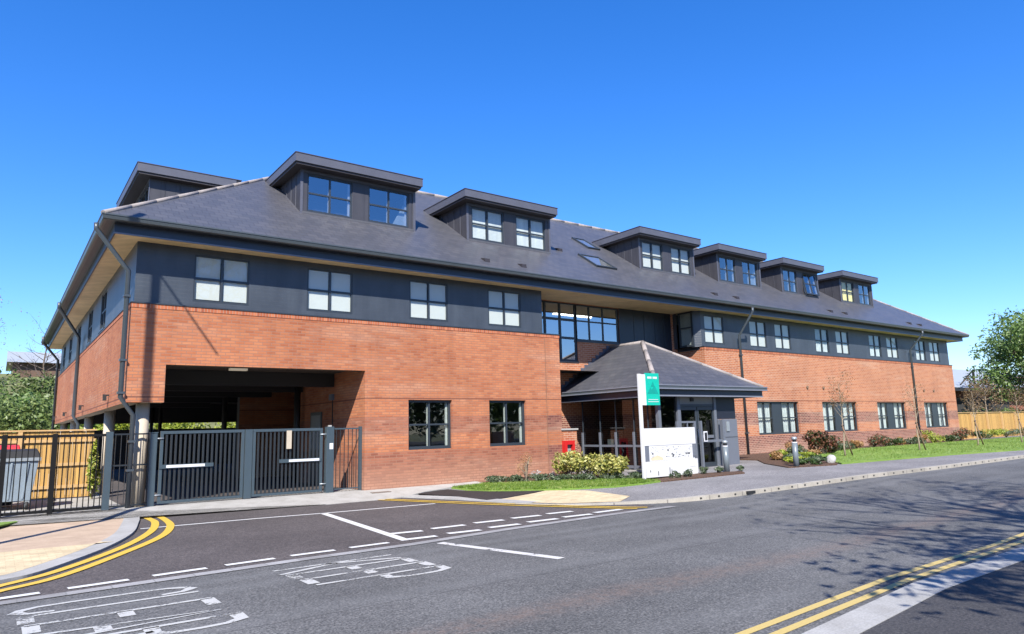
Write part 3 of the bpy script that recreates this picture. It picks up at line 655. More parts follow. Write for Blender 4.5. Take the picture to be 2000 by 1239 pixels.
# interior shells
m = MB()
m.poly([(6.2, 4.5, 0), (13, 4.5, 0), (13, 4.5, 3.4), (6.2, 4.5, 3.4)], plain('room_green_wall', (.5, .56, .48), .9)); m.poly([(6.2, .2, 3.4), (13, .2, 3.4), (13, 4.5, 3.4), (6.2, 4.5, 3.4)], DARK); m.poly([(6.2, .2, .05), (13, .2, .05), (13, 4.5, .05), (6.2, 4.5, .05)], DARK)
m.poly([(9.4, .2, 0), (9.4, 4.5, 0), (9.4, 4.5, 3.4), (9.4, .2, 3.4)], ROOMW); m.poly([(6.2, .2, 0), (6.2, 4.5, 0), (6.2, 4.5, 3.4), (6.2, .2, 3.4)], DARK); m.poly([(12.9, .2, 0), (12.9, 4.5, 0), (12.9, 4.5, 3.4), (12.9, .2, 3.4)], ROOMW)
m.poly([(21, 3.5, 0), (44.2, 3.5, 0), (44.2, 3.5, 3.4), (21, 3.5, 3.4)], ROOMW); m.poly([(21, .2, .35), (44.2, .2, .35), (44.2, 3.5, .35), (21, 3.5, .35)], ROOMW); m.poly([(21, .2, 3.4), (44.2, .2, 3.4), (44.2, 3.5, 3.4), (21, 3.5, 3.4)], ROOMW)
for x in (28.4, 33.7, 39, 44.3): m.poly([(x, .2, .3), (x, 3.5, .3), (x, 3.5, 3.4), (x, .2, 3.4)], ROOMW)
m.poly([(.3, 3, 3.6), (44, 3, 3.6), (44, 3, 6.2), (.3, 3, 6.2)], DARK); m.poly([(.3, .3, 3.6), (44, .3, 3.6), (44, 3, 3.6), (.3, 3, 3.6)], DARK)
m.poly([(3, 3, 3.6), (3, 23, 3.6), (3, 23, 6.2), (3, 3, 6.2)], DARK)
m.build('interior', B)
# undercroft
m = MB()
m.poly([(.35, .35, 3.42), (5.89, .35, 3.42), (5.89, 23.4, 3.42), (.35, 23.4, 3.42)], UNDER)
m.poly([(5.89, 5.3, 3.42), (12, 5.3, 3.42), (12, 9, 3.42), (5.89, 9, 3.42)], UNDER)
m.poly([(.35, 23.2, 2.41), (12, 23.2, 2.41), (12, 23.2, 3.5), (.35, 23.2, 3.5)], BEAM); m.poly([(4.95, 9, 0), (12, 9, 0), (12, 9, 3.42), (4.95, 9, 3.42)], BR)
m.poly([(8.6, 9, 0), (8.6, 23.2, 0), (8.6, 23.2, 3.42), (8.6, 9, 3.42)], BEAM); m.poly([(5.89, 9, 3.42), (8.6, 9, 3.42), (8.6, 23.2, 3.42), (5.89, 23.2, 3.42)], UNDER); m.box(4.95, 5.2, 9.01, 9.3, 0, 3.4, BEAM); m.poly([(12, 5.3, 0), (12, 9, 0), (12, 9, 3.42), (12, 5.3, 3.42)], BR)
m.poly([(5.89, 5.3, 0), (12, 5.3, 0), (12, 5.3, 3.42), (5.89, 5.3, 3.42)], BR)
m.build('undercroft_lining', B)
for y in (2.2, 4.9, 8.2, 12.5, 17.5): MB().box(.35, 5.88, y, y+.28, 3.02, 3.41, BEAM).build('ceiling_beam', B)
for x, y in ((2.6, 1.3), (1.6, 3.7)): MB().box(x, x+.45, y, y+.18, 3.36, 3.415, DOWNL).build('ceiling_light', B)
m = MB(); m.box(5.80, 5.888, 2.2, 2.42, 2.62, 2.80, PGREY); m.box(5.865, 5.888, 2.29, 2.32, .1, 2.62, BEAM); m.build('bulkhead_light', B)
m = MB(); m.box(5.86, 5.888, 3.15, 4.1, .06, 2.3, FRM); m.box(5.85, 5.862, 3.25, 4.0, 1.1, 2.2, ROOMW); m.build('side_door', B)
m = MB(); m.tube([(5.7, 4.9, .05), (5.7, 4.9, 3.4)], .11, BEAM); m.build('black_downpipe', B)
for x, y in ((.43, .45), (.37, 5.8), (.37, 11.5), (.37, 17.3), (.37, 22.9)):
    m = MB(); m.tube([(x, y, .0), (x, y, 2.5)], .15, CONCOL, 20); m.build('column', B)
for y in (8.5, 20.8, 23.2):
    MB().tube([(4.3, y, .0), (4.3, y, 3.4)], .09, BEAM, 10).build('steel_post', B)
# roof -------------------------------------------------------------
XE, YE, ZE, MM = -.77, -.742, 6.611, .674
XE1, YR, ZR = 45.48, 6.508, 11.495
YB1 = 24.35; YBK = 2*YR-YE
RP = lambda x, y: (x, y, ZE+MM*(y-YE))
A0 = (XE, YE, ZE); A1 = (XE1, YE, ZE); H0 = (XE+7.25, YR, ZR); H1 = (XE1-7.25, YR, ZR)
BR1 = (XE1, YBK, ZE); XI = XE+14.5; V0 = (XI, YBK, ZE); L1 = (XE, YB1, ZE); L2 = (XI, YB1, ZE); LH = (XE+7.25, YB1-7.25, ZR)
m = MB()
m.poly([A0, A1, H1, H0], SL); m.poly([A1, BR1, H1], SL); m.poly([BR1, V0, H0, H1], SL); m.poly([A0, H0, LH, L1], SL); m.poly([L1, LH, L2], SL); m.poly([L2, LH, H0, V0], SL)
roof = m.build('roof', B)
def capline(m, a, b, r=.085, mat=CAP):
    a = Vector(a); b = Vector(b); n = int((b-a).length/.9)
    for i in range(n):
        p = a.lerp(b, i/n); q = a.lerp(b, (i+.992)/n); m.tube([p, q], [r*.86, r*.82], mat, 10)
m = MB(); capline(m, H0, H1, .09); m.build('ridge_tiles', roof)
for p, q in ((A0, H0), (A1, H1), (H0, LH), (L1, LH)):
    m = MB(); capline(m, p, q, .06 if p != A0 else .07); m.build('hip_tiles', roof)
# eaves: gutter, fascia, soffit
def gutter_run(p0, p1, out, zt, mat, lip):
    """moulded gutter between p0 and p1; out is the outward direction"""
    prof = [(0, 0), (0, -.135), (.055, -.135), (.085, -.115), (.10, -.06), (.105, -.03), (.118, -.03), (.118, 0), (.10, 0), (.092, -.05), (.07, -.10), (.02, -.12)]
    m = MB(); o = Vector(out)
    def ring(p, e): 
        p = Vector(p)
        return [tuple(p+o*d+Vector(e)*d+Vector((0, 0, z))) for d, z in prof]
    d = (Vector(p1)-Vector(p0)).normalized()
    m.extr(ring((*p0, zt), (*(-d), 0)), ring((*p1, zt), (*d, 0)), mat)
    return m
GO = .09
gutter_run((XE+GO, YE+GO), (XE1-GO, YE+GO), (0, -1, 0), 6.615, GUT, LIP).build('gutter', B)
gutter_run((XE+GO, YE+GO), (XE+GO, YB1), (-1, 0, 0), 6.615, GUT, LIP).build('gutter', B)
gutter_run((XE1-GO, YE+GO), (XE1-GO, YBK), (1, 0, 0), 6.615, GUT, LIP).build('gutter', B)
m = MB(); m.box(XE+.27, XE1-.27, YE+.27, YE+.30, 6.245, 6.60, FASC); m.box(XE+.258, XE1-.258, YE+.258, YE+.27, 6.24, 6.275, LIP); m.build('fascia', B)
m = MB(); m.box(XE+.27, XE+.3, YE+.30, YB1, 6.245, 6.60, FASC); m.build('fascia', B); m = MB(); m.box(XE1-.3, XE1-.27, YE+.30, YBK, 6.245, 6.60, FASC); m.build('fascia', B)
m = MB(); m.poly([(XE+.3, YE+.30, ZS), (XE1-.3, YE+.30, ZS), (XE1-.3, RY+.1, ZS), (XE+.3, RY+.1, ZS)], SOF); m.poly([(XE+.3, RY+.1, ZS), (.3, RY+.1, ZS), (.3, YB1, ZS), (XE+.3, YB1, ZS)], SOF)
m.poly([(XE+.07, YE+.07, 6.49), (XE1-.07, YE+.07, 6.49), (XE1-.07, YE+.28, 6.49), (XE+.07, YE+.28, 6.49)], FASC); m.poly([(XE+.07, YE+.28, 6.49), (XE+.28, YE+.28, 6.49), (XE+.28, YB1, 6.49), (XE+.07, YB1, 6.49)], FASC)
m.poly([(44.2, RY+.1, ZS), (XE1-.3, RY+.1, ZS), (XE1-.3, YBK, ZS), (44.2, YBK, ZS)], SOF); m.build('soffit', B)
# dormers
def dormer(x0, x1, T, kinds, yf=1.5, base=None, hw=True):
    """x along the eave, T maps (along, depth, z); front face at depth yf"""
    zt = 9.47; zb = ZE+MM*(yf-(YE))-.05
    inv = lambda z: (z-ZE)/MM+YE
    g1 = inv(9.47); m = MB(T)
    wn = .36
    xm0, xm1 = (x0+x1)/2-.27, (x0+x1)/2+.27
    wins = [(x0+.20, xm0), (xm1, x1-.20)]
    wall(m, x0, x1, zb, zt, [(a, b, 8.19, 9.37) for a, b in wins], ZINC, .08, ZTRIM, yf)
    for x in (x0, x1):
        s = .002 if x == x0 else -.002
        m.poly([(x, yf, zb), (x, yf, zt), (x, inv(zt), zt)], ZINC)
    m.box(x0-.02, x0+.06, yf-.025, yf-.002, zb, zt, ZTRIM); m.box(x1-.06, x1+.02, yf-.025, yf-.002, zb, zt, ZTRIM)
    m.box(x0+.06, x1-.06, yf-.022, yf-.002, zt-.08, zt, ZTRIM); m.box(x0+.06, x1-.06, yf-.05, yf-.002, zb+.02, zb+.09, LEAD)
    for k in range(1, 5):   # standing seams on the near cheek
        d = yf+k*.42; zl = ZE+MM*(d-YE)
        if zl < zt-.05: m.poly([(x0-.02, d, zl), (x0, d, zl), (x0, d, zt), (x0-.02, d, zt)], ZTRIM)
    body = m.build('dormer', B)
    r = MB(T); o = .29
    r.box(x0-o, x1+o*.25, yf-.36, inv(9.8)+.1, 9.75, 9.80, LEAD)
    r.box(x0-o-.02, x1+o*.25+.02, yf-.40, yf-.36, 9.545, 9.80, ZTRIM); r.box(x0-o-.02, x0-o+.02, yf-.36, inv(9.6)+.25, 9.545, 9.80, ZTRIM); r.box(x1+o*.25-.02, x1+o*.25+.02, yf-.36, inv(9.6)+.25, 9.545, 9.80, ZTRIM)
    r.box(x0-o+.02, x1+o*.25-.02, yf-.355, inv(9.7), 9.475, 9.60, plain('dormer_soffit', (.045, .038, .042), .6) if 'dormer_soffit' not in MATS else MATS['dormer_soffit'])
    r.box(x0-o-.035, x1+o*.25+.035, yf-.415, inv(9.8)+.12, 9.80, 9.822, plain('dormer_roof_edge', (.07, .06, .07), .5) if 'dormer_roof_edge' not in MATS else MATS['dormer_roof_edge'])
    r.build('dormer_roof', body)
    room = MB(T)
    wm = ROOMW if any(k in ('dark', 'stuff') for k in kinds) else WHT
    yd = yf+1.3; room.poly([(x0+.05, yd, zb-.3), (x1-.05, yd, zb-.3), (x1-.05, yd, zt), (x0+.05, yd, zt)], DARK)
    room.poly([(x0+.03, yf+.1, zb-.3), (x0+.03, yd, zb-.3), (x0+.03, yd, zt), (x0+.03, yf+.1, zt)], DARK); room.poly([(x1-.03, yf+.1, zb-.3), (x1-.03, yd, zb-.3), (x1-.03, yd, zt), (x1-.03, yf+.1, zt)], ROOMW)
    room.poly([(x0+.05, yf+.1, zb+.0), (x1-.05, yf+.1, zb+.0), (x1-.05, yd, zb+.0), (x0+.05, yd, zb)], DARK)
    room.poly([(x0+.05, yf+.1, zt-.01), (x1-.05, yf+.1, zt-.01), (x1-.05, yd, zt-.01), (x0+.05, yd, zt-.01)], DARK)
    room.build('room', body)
    for (a, b), k in zip(wins, kinds):
        bl = {'slat': SLAT, 'white': BLD, 'yellow': YCUR}.get(k)
        if k == 'open':
            w_ = window(T, a, b, 8.19, 9.37, yf+.03, GLZ, None, name='window', parent=body, jamb=WHT, one=True, sill=False)
            # swing the sash out at the bottom about its head
            z1 = 9.37; y1 = yf+.03; ang = math.radians(9); me = w_.data
            for v in me.vertices:
                dz = v.co.z-z1; dy = v.co.y-y1
                v.co.y = y1-.02+dy*math.cos(ang)+dz*math.sin(ang); v.co.z = z1+dz*math.cos(ang)-dy*math.sin(ang)
        else:
            window(T, a, b, 8.19, 9.37, yf+.03, GLZ if bl is None else GL, bl, name='window', parent=body, jamb=WHT if bl is None else None, one=True, fw=.05, sill=False)
    if 'stuff' in kinds:
        c = MB(T); a, b = wins[1]
        c.poly([(b-.55, yf+.16, 8.24), (b-.08, yf+.16, 8.24), (b-.08, yf+.16, 8.98), (b-.13, yf+.18, 9.0)], CURT); c.build('curtain', body)
    return body
DM = [(4.46, 8.28, ('dark', 'stuff')), (10.33, 14.06, ('slat', 'slat')), (18.92, 22.45, ('white', 'white')), (24.13, 27.48, ('dark', 'stuff')), (29.3, 32.7, ('dark', 'open')), (34.99, 38.55, ('yellow', 'dark'))]
for a, b, k in DM: dormer(a, b, front(0), k)
dormer(4.68, 8.9, lambda a, d, z: (d-YE+XE-.57, a, z), ('dark', 'dark'))
# roof vents and skylights
VENT = plain('vent_black', (.03, .025, .028), .6)
for x, y in ((9.91, -.21), (11.38, -.22), (21.5, -.2), (22.9, -.25), (30.55, -.2), (31.93, -.2), (38.76, -.26), (40.0, -.28), (9.6, 5.9), (15.0, 2.1)):
    z = ZE+MM*(y-YE); m = MB(); m.extr([(x-.10, y-.12, z-.08+.0), (x-.10, y+.14, z+.095), (x-.10, y-.10, z+.045)], [(x+.10, y-.12, z-.08), (x+.10, y+.14, z+.095), (x+.10, y-.10, z+.045)], VENT); m.build('roof_vent', B)
for x0, x1, y0, y1 in ((15.8, 16.9, .85, 1.9), (17.38, 18.1, 2.98, 4.0)):
    def S(x, y, h): n = Vector((0, -MM, 1)).normalized(); p = Vector((x, y, ZE+MM*(y-YE)))+n*h; return tuple(p)
    m = MB()
    for a, b, c, d in ((x0, x1, y0, y0+.07), (x0, x1, y1-.07, y1), (x0, x0+.07, y0+.07, y1-.07), (x1-.07, x1, y0+.07, y1-.07)):
        m.extr([S(a, c, .0), S(b, c, 0), S(b, d, 0), S(a, d, 0)], [S(a, c, .07), S(b, c, .07), S(b, d, .07), S(a, d, .07)], FRM)
    o = m.build('skylight', B); pn = MB(); pn.poly([S(x0+.07, y0+.07, .045), S(x1-.07, y0+.07, .045), S(x1-.07, y1-.07, .045), S(x0+.07, y1-.07, .045)], GLS); pn.poly([S(x0+.07, y0+.07, .03), S(x1-.07, y0+.07, .03), S(x1-.07, y1-.07, .03), S(x0+.07, y1-.07, .03)], BLD); pn.build('pane', o)
# downpipes
PIPE = plain('downpipe_slate', (.06, .075, .09), .35)
def pipe(pts, r=.05, mat=PIPE, br=()):
    m = MB(); m.tube(pts, r, mat, 10)
    for (x, y, z) in br: m.box(x-r*1.35, x+r*1.35, y-r*1.35, y+r*1.35, z-.025, z+.025, mat)
    return m.build('downpipe', B)
pipe([(-.85, -.35, 6.46), (-.85, -.35, 6.34), (-.11, -.02, 5.5), (-.11, -.02, 2.55), (.2, .20, 2.15), (.2, .20, .05)], .055, br=[(-.11, -.02, 4.9), (-.11, -.02, 3.4), (-.11, -.02, 2.65), (.2, .2, 1.55), (.2, .2, .9)])
pipe([(-.85, 10.9, 6.46), (-.85, 10.9, 6.3), (-.07, 12.3, 5.4), (-.07, 12.3, 2.5), (.1, 12.3, 2.2), (.1, 12.3, 0)], .06)
pipe([(-.85, 20.9, 6.46), (-.85, 20.9, 6.2), (-.07, 23.3, 5.6), (-.07, 23.3, 0)], .06)
pipe([(23.2, -.82, 6.46), (23.2, -.82, 6.3), (23.2, -.06, 5.35), (23.2, -.06, g(23)+.0)], .055, br=[(23.2, -.06, z) for z in (4.5, 2.8, 1.2)])
pipe([(39.0, -.82, 6.46), (39.0, -.82, 6.3), (39.0, -.06, 5.45), (39.0, -.06, .3)], .055, br=[(39, -.06, z) for z in (4.5, 2.8, 1.2)])
pipe([(13.15, 1.28, 6.2), (13.15, 1.28, 0)], .05)
for x in (28.2, 29.6, 40.2, 41.45):
    MB().tube([(x, -.05, 3.2), (x, .01, 3.2)], .07, STAKE, 10).build('vent_outlet', B)
for y in (3.0, 9.57, 16.43, 22.3):
    m = MB(); m.box(-.14, -.001, y-.03, y+.03, 2.74, 2.78, BEAM); m.box(-.14, -.06, y-.05, y+.05, 2.62, 2.78, BEAM); m.build('side_light', B)

# ------------------------------------------------------------ entrance porch
P = empty('entrance_porch', (16.8, -1, 0), 'single-storey glazed entrance porch with pyramid slate roof in front of the brick wings', 'entrance')  # porch of the office building, built as an object of its own
PX0, PX1, PY0, PZ = 14.02, 19.58, -3.42, 2.86
AP = (16.8, -.38, 4.67); RB = (16.8, RY, 4.67)
m = MB(); m.poly([(PX0, PY0, PZ), (PX1, PY0, PZ), AP], SL); m.poly([(PX0, RY, PZ), (PX0, PY0, PZ), AP, RB], SL); m.poly([(PX1, PY0, PZ), (PX1, RY, PZ), RB, AP], SL); pr = m.build('roof', P)
for p, q, r in (((PX0, PY0, PZ), AP, .10), ((PX1, PY0, PZ), AP, .075), (AP, RB, .08)):
    m = MB(); capline(m, p, q, r); m.build('hip_tiles', pr)
m = MB(); n = 14
for k in range(n):
    a = Vector((PX0, RY-.012, PZ)).lerp(Vector((16.8, RY-.012, 4.67)), k/n); b = Vector((PX0, RY-.012, PZ)).lerp(Vector((16.8, RY-.012, 4.67)), (k+1)/n)
    m.box(a.x, b.x, RY-.03, RY-.002, a.z-.02, b.z+.05, ZTRIM)
m.build('stepped_flashing', pr)
m = MB()
m.box(PX0-.09, PX1+.09, PY0-.11, PY0-.095, PZ-.13, PZ, GUT); m.box(PX0-.10, PX1+.10, PY0-.125, PY0-.11, PZ-.03, PZ+.004, LIP); m.box(PX0-.09, PX1+.09, PY0-.12, PY0-.11, PZ-.14, PZ-.10, LIP)
m.box(PX0-.11, PX0-.095, PY0-.095, RY-.01, PZ-.13, PZ, GUT); m.box(PX0-.125, PX0-.11, PY0-.095, RY-.01, PZ-.03, PZ+.004, LIP); m.box(PX0-.12, PX0-.11, PY0-.095, RY-.01, PZ-.14, PZ-.10, LIP)
m.box(PX1+.095, PX1+.11, PY0-.095, -.02, PZ-.13, PZ, GUT); m.box(PX0-.095, PX1+.095, PY0-.095, PY0+.05, PZ-.135, PZ-.125, GUT); m.box(PX0-.095, PX0+.04, PY0+.05, RY-.01, PZ-.135, PZ-.125, GUT); m.build('gutter', P)
m = MB(); m.box(PX0+.03, PX1-.03, PY0+.02, PY0+.05, PZ-.35, PZ-.03, FASC); m.box(PX0+.01, PX1-.01, PY0+.006, PY0+.02, PZ-.36, PZ-.315, LIP)
m.box(PX0+.03, PX0+.05, PY0+.05, RY-.01, PZ-.35, PZ-.03, FASC); m.box(PX0+.015, PX0+.03, PY0+.05, RY-.01, PZ-.36, PZ-.32, LIP); m.box(PX1-.05, PX1-.03, PY0+.05, -.02, PZ-.35, PZ-.03, FASC); m.build('fascia', P)
m = MB(); m.poly([(PX0+.05, PY0+.05, PZ-.3), (PX1-.05, PY0+.05, PZ-.3), (PX1-.05, RY-.02, PZ-.3), (PX0+.05, RY-.02, PZ-.3)], plain('porch_soffit', (.30, .27, .24), .7)); m.build('soffit', P)
GZ = .2; HT = PZ-.30
# front glazing: posts, rails, double doors, grey panel
PYF = -3.0
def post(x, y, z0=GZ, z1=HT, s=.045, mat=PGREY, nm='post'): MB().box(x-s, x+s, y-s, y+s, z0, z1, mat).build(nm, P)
for y in (.55, -.34, -1.1, -1.93, -2.55): post(14.5, y, 1.42, HT, .02, FRM, 'shaded_mullion'); post(14.46, y, GZ, 1.42, .03)  # dark upper and pale lower parts paint in canopy shade and sunlight
m = MB(); m.box(14.47, 14.53, -3.0, .6, .93, 1.0, PGREY); m.box(14.46, 14.54, -3.0, .6, GZ+.05, GZ+.14, PGREY); m.build('side_rail', P)
m = MB(); m.poly([(14.5, -2.95, GZ+.1), (14.5, .6, GZ+.1), (14.5, .6, HT), (14.5, -2.95, HT)], GLP); m.build('side_glazing', P)
for x, s in ((14.5, .06), (15.42, .07), (17.28, .06)): post(x, PYF, GZ, HT, s)
m = MB(); m.poly([(14.56, PYF, GZ+.1), (15.36, PYF, GZ+.1), (15.36, PYF, HT), (14.56, PYF, HT)], GLP); m.build('front_glazing', P)
m = MB(); m.box(15.49, 17.22, PYF-.04, PYF+.04, 2.19, 2.27, FRM); m.box(15.49, 17.22, PYF-.01, PYF+.03, 2.27, HT, ROOMW); m.box(16.05, 16.2, PYF-.06, PYF-.01, 2.36, 2.47, BEAM); m.build('door_head', P)
for a, b in ((15.49, 16.34), (16.37, 17.22)):
    m = MB(); m.box(a, a+.07, PYF-.03, PYF+.03, GZ, 2.18, FRM); m.box(b-.07, b, PYF-.03, PYF+.03, GZ, 2.18, FRM); m.box(a+.07, b-.07, PYF-.03, PYF+.03, 2.08, 2.18, FRM); m.box(a+.07, b-.07, PYF-.03, PYF+.03, GZ, GZ+.16, FRM); m.box(a+.07, b-.07, PYF-.03, PYF+.03, 1.15, 1.25, PGREY)
    o = m.build('door', P); q = MB(); q.poly([(a+.07, PYF, GZ+.16), (b-.07, PYF, GZ+.16), (b-.07, PYF, 2.08), (a+.07, PYF, 2.08)], GLP); q.build('pane', o)
    h = MB(); hx = b-.035 if a < 16 else a+.035; h.tube([(hx, PYF-.08, .95), (hx, PYF-.08, 1.45)], .014, GAL, 8); h.box(hx-.01, hx+.01, PYF-.08, PYF-.03, .98, 1.0, GAL); h.box(hx-.01, hx+.01, PYF-.08, PYF-.03, 1.40, 1.42, GAL); h.build('handle', o)
# low grey outer screen and panels to the right of the doors
m = MB(); m.box(17.7, 18.42, PYF-.06, PYF, GZ+.0, 1.76, GREYM); m.box(17.72, 18.40, PYF-.066, PYF-.06, 1.145, 1.16, BEAM); m.build('grey_panel', P)
MB().box(17.80, 17.96, PYF-.09, PYF-.066, 1.35, 1.68, GAL).build('entry_keypad', P)
m = MB(); m.box(17.36, 17.44, PYF-.09, PYF-.01, GZ, 1.76, PGREY); m.box(17.62, 17.69, PYF-.09, PYF-.01, GZ, 1.76, PGREY); m.box(17.44, 17.62, PYF-.06, PYF-.03, 1.10, 1.15, PGREY); m.box(17.46, 17.60, PYF-.045, PYF-.035, GZ+.05, 1.70, REFL); m.build('side_light_frame', P)
m = MB(); m.box(16.12, 16.20, PYF-.33, PYF-.25, GZ, 1.72, PGREY); m.box(16.2, 17.3, PYF-.31, PYF-.27, 1.02, 1.10, PGREY); m.box(17.25, 17.36, PYF-.34, PYF-.22, GZ, 1.74, PGREY); m.build('entrance_rail', P)
m = MB(); m.box(16.22, 16.40, PYF-.36, PYF-.34, 1.05, 1.38, REFL); m.box(16.25, 16.37, PYF-.37, PYF-.36, 1.09, 1.34, BEAM); m.build('card_reader', P)
m = MB(); m.box(14.9, 14.97, PYF-.4, PYF-.33, GZ, 1.72, PGREY); m.box(15.72, 15.8, PYF-.4, PYF-.33, GZ, 1.72, PGREY); m.box(14.97, 15.72, PYF-.385, PYF-.345, 1.66, 1.72, PGREY); m.box(15.4, 15.44, PYF-.38, PYF-.35, 1.3, 1.66, PGREY); m.build('porch_screen', P)
# floor, back wall and reception wall
m = MB(); m.box(14.42, 19.0, PYF-.1, RY-.02, .1, GZ, CONC); m.build('porch_floor', P)
m = MB(); m.box(17.3, 17.36, -2.9, -.5, GZ, HT, DARK); m.box(18.40, 18.46, PYF, -.05, GZ, 1.7, DARK); m.build('inner_wall', P)
m = MB(); m.box(17.36, 18.42, PYF-.02, PYF+.04, 1.765, HT, plain('navy_inner_panel', (.014, .017, .03), .5)); m.build('navy_panel', P)
m = MB(); m.box(14.75, 15.2, -.55, -.4, .98, 1.18, WHT); m.build('leaflets', P)
# brick pier with a red framed inlet cabinet, beside the left wing
W = empty('brick_pier', (13.4, 0, 0), 'low brick pier with pale coping where the left wing meets the entrance', 'pier')
m = MB(); m.box(13.06, 13.70, 0.004, .34, 0, 1.53, BR); m.build('body', W); MB().box(13.0, 13.74, -.04, .38, 1.53, 1.585, STONE).build('coping', W)
W2 = empty('inlet_cabinet', (13.25, -.1, 0), 'bright red upright frame with an opening, fixed to the brick pier behind the yellow shrubs', 'cabinet')
m = MB(); m.box(13.02, 13.12, -.16, -.002, .3, 1.18, RED); m.box(13.36, 13.46, -.16, -.002, .3, 1.18, RED); m.box(13.12, 13.36, -.16, -.002, 1.05, 1.18, RED); m.box(13.12, 13.36, -.16, -.002, .3, .45, RED); m.build('frame', W2)
m = MB(); m.box(13.12, 13.36, -.05, -.003, .45, 1.05, ROOMW); m.tube([(13.24, -.05, .75), (13.24, -.12, .75)], .05, GAL, 12); m.build('inlet', W2)

# ------------------------------------------------------------ gates, railings, fences
GYv = .2
def bars(x0, x1, z0, z1, pitch, y=GYv, r=.012, mat=BARS, w_=None):
    m = MB(); n = int((x1-x0)/pitch)
    for k in range(n+1):
        x = x0+(x1-x0)*(k/n)
        if w_: m.box(x-w_/2, x+w_/2, y-.012, y+.012, z0, z1, mat)
        else: m.tube([(x, y, z0), (x, y, z1)], r, mat, 6, False)
    return m
gp = empty('gate_post', (.66, GYv, 0), 'slate blue square gate post next to the concrete column', 'gate post')
m = MB(); m.box(.58, .73, GYv-.07, GYv+.07, 0, 1.73, GATE); m.build('post_shaft', gp, bevel=.006); MB().box(.57, .74, GYv-.08, GYv+.08, 1.73, 1.75, GATE).build('post_cap', gp)
gp = empty('gate_post', (4.95, GYv, 0), 'slate blue square gate post carrying a small pale notice near the brick opening edge', 'gate post')
m = MB(); m.box(4.85, 5.06, GYv-.08, GYv+.08, 0, 1.80, GATE); m.build('post_shaft', gp, bevel=.006); MB().box(4.92, 5.0, GYv-.04, GYv+.04, 1.80, 1.84, STONE).build('post_cap', gp); MB().box(4.93, 5.03, GYv-.086, GYv-.081, 1.2, 1.36, REFL).build('notice', gp)
for (x0, x1, lab, sx0, sx1) in ((.80, 2.72, 'left leaf of the slate blue barred vehicle gate, beside the concrete column', .80, 2.0), (2.93, 4.76, 'right leaf of the slate blue barred vehicle gate, nearer the brick wall', 3.6, 4.72)):
    gt = empty('gate_leaf', ((x0+x1)/2, GYv, 0), lab, 'gate', 'gate leaves across the vehicle opening')
    m = MB(); m.box(x0, x1, GYv-.03, GYv+.03, 1.70, 1.77, GATE); m.box(x0, x1, GYv-.03, GYv+.03, .10, .16, GATE); m.box(x0, x0+.07, GYv-.03, GYv+.03, .16, 1.70, GATE); m.box(x1-.07, x1, GYv-.03, GYv+.03, .16, 1.70, GATE); m.build('frame', gt, bevel=.004)
    bars(x0+.14, x1-.14, .16, 1.70, .098, w_=.045).build('bars', gt)
    if x0 < 1: MB().box(2.735, 2.915, GYv-.05, GYv+.05, .07, 1.77, GATE).build('meeting_stile', gt, bevel=.004)
    MB().box(sx0, sx1, GYv-.05, GYv-.031, .90, .99, GATE).build('lock_rail', gt); a, b = (.95, 1.8) if x0 < 1 else (3.85, 4.66)
    MB().box(a, b, GYv-.056, GYv-.051, .915, .975, REFL).build('reflective_strip', gt)
    hx = x0-.03 if x0 < 1 else x1+.03
    for z in (.3, 1.6): MB().tube([(hx-.10, GYv-.04, z), (hx+.10, GYv-.04, z)], .018, GAL, 8).build('hinge', gt)
gt = empty('steel_railing', (5.5, GYv, 0), 'narrow slate blue railing panel closing the gap between gate post and brick wall', 'railing')
m = MB(); m.box(5.81, 5.885, GYv-.04, GYv+.04, 0, 1.79, GATE); m.build('end_post', gt); MB().box(5.07, 5.81, GYv-.015, GYv+.015, 1.72, 1.76, GATE).build('rail', gt); MB().box(5.07, 5.81, GYv-.015, GYv+.015, .12, .15, GATE).build('rail', gt); bars(5.15, 5.73, .15, 1.72, .097, w_=.014).build('bars', gt)
gt = empty('steel_railing', (0, GYv, 0), 'short dark railing panel between the blue grey fence post and the concrete column', 'railing')
m = MB(); m.box(-.32, -.18, GYv-.07, GYv+.07, .0, 1.78, GATE); m.build('fence_post', gt); [MB().box(-.18, .56, GYv-.015, GYv+.015, z, z+.035, BARS).build('rail', gt) for z in (1.70, 1.0, .1)]; bars(-.12, .56, .13, 1.7, .1, w_=.012).build('bars', gt)
gt = empty('railing', (-1.6, GYv, 0), 'black steel railing with thick posts in front of the bin store', 'railing')  # whole railing in one even near-black colour
for x in (-5.6, -4.4, -3.3, -2.17, -1.28): MB().box(x-.05, x+.05, GYv-.05, GYv+.05, 0, 1.76, BLKR).build('post', gt)
[MB().box(-6, -.32, GYv-.02, GYv+.02, z, z+.06, BLKR).build('rail', gt) for z in (1.68, .09)]; bars(-6, -.36, .15, 1.68, .105, w_=.02, mat=BLKR).build('bars', gt)
o = MB().box(3.77, 3.90, GYv-.075, GYv-.06, 1.25, 1.72, CONCOL).build('hanging_notice'); tag(o, 'tall narrow beige notice hanging on the right gate leaf', 'notice')
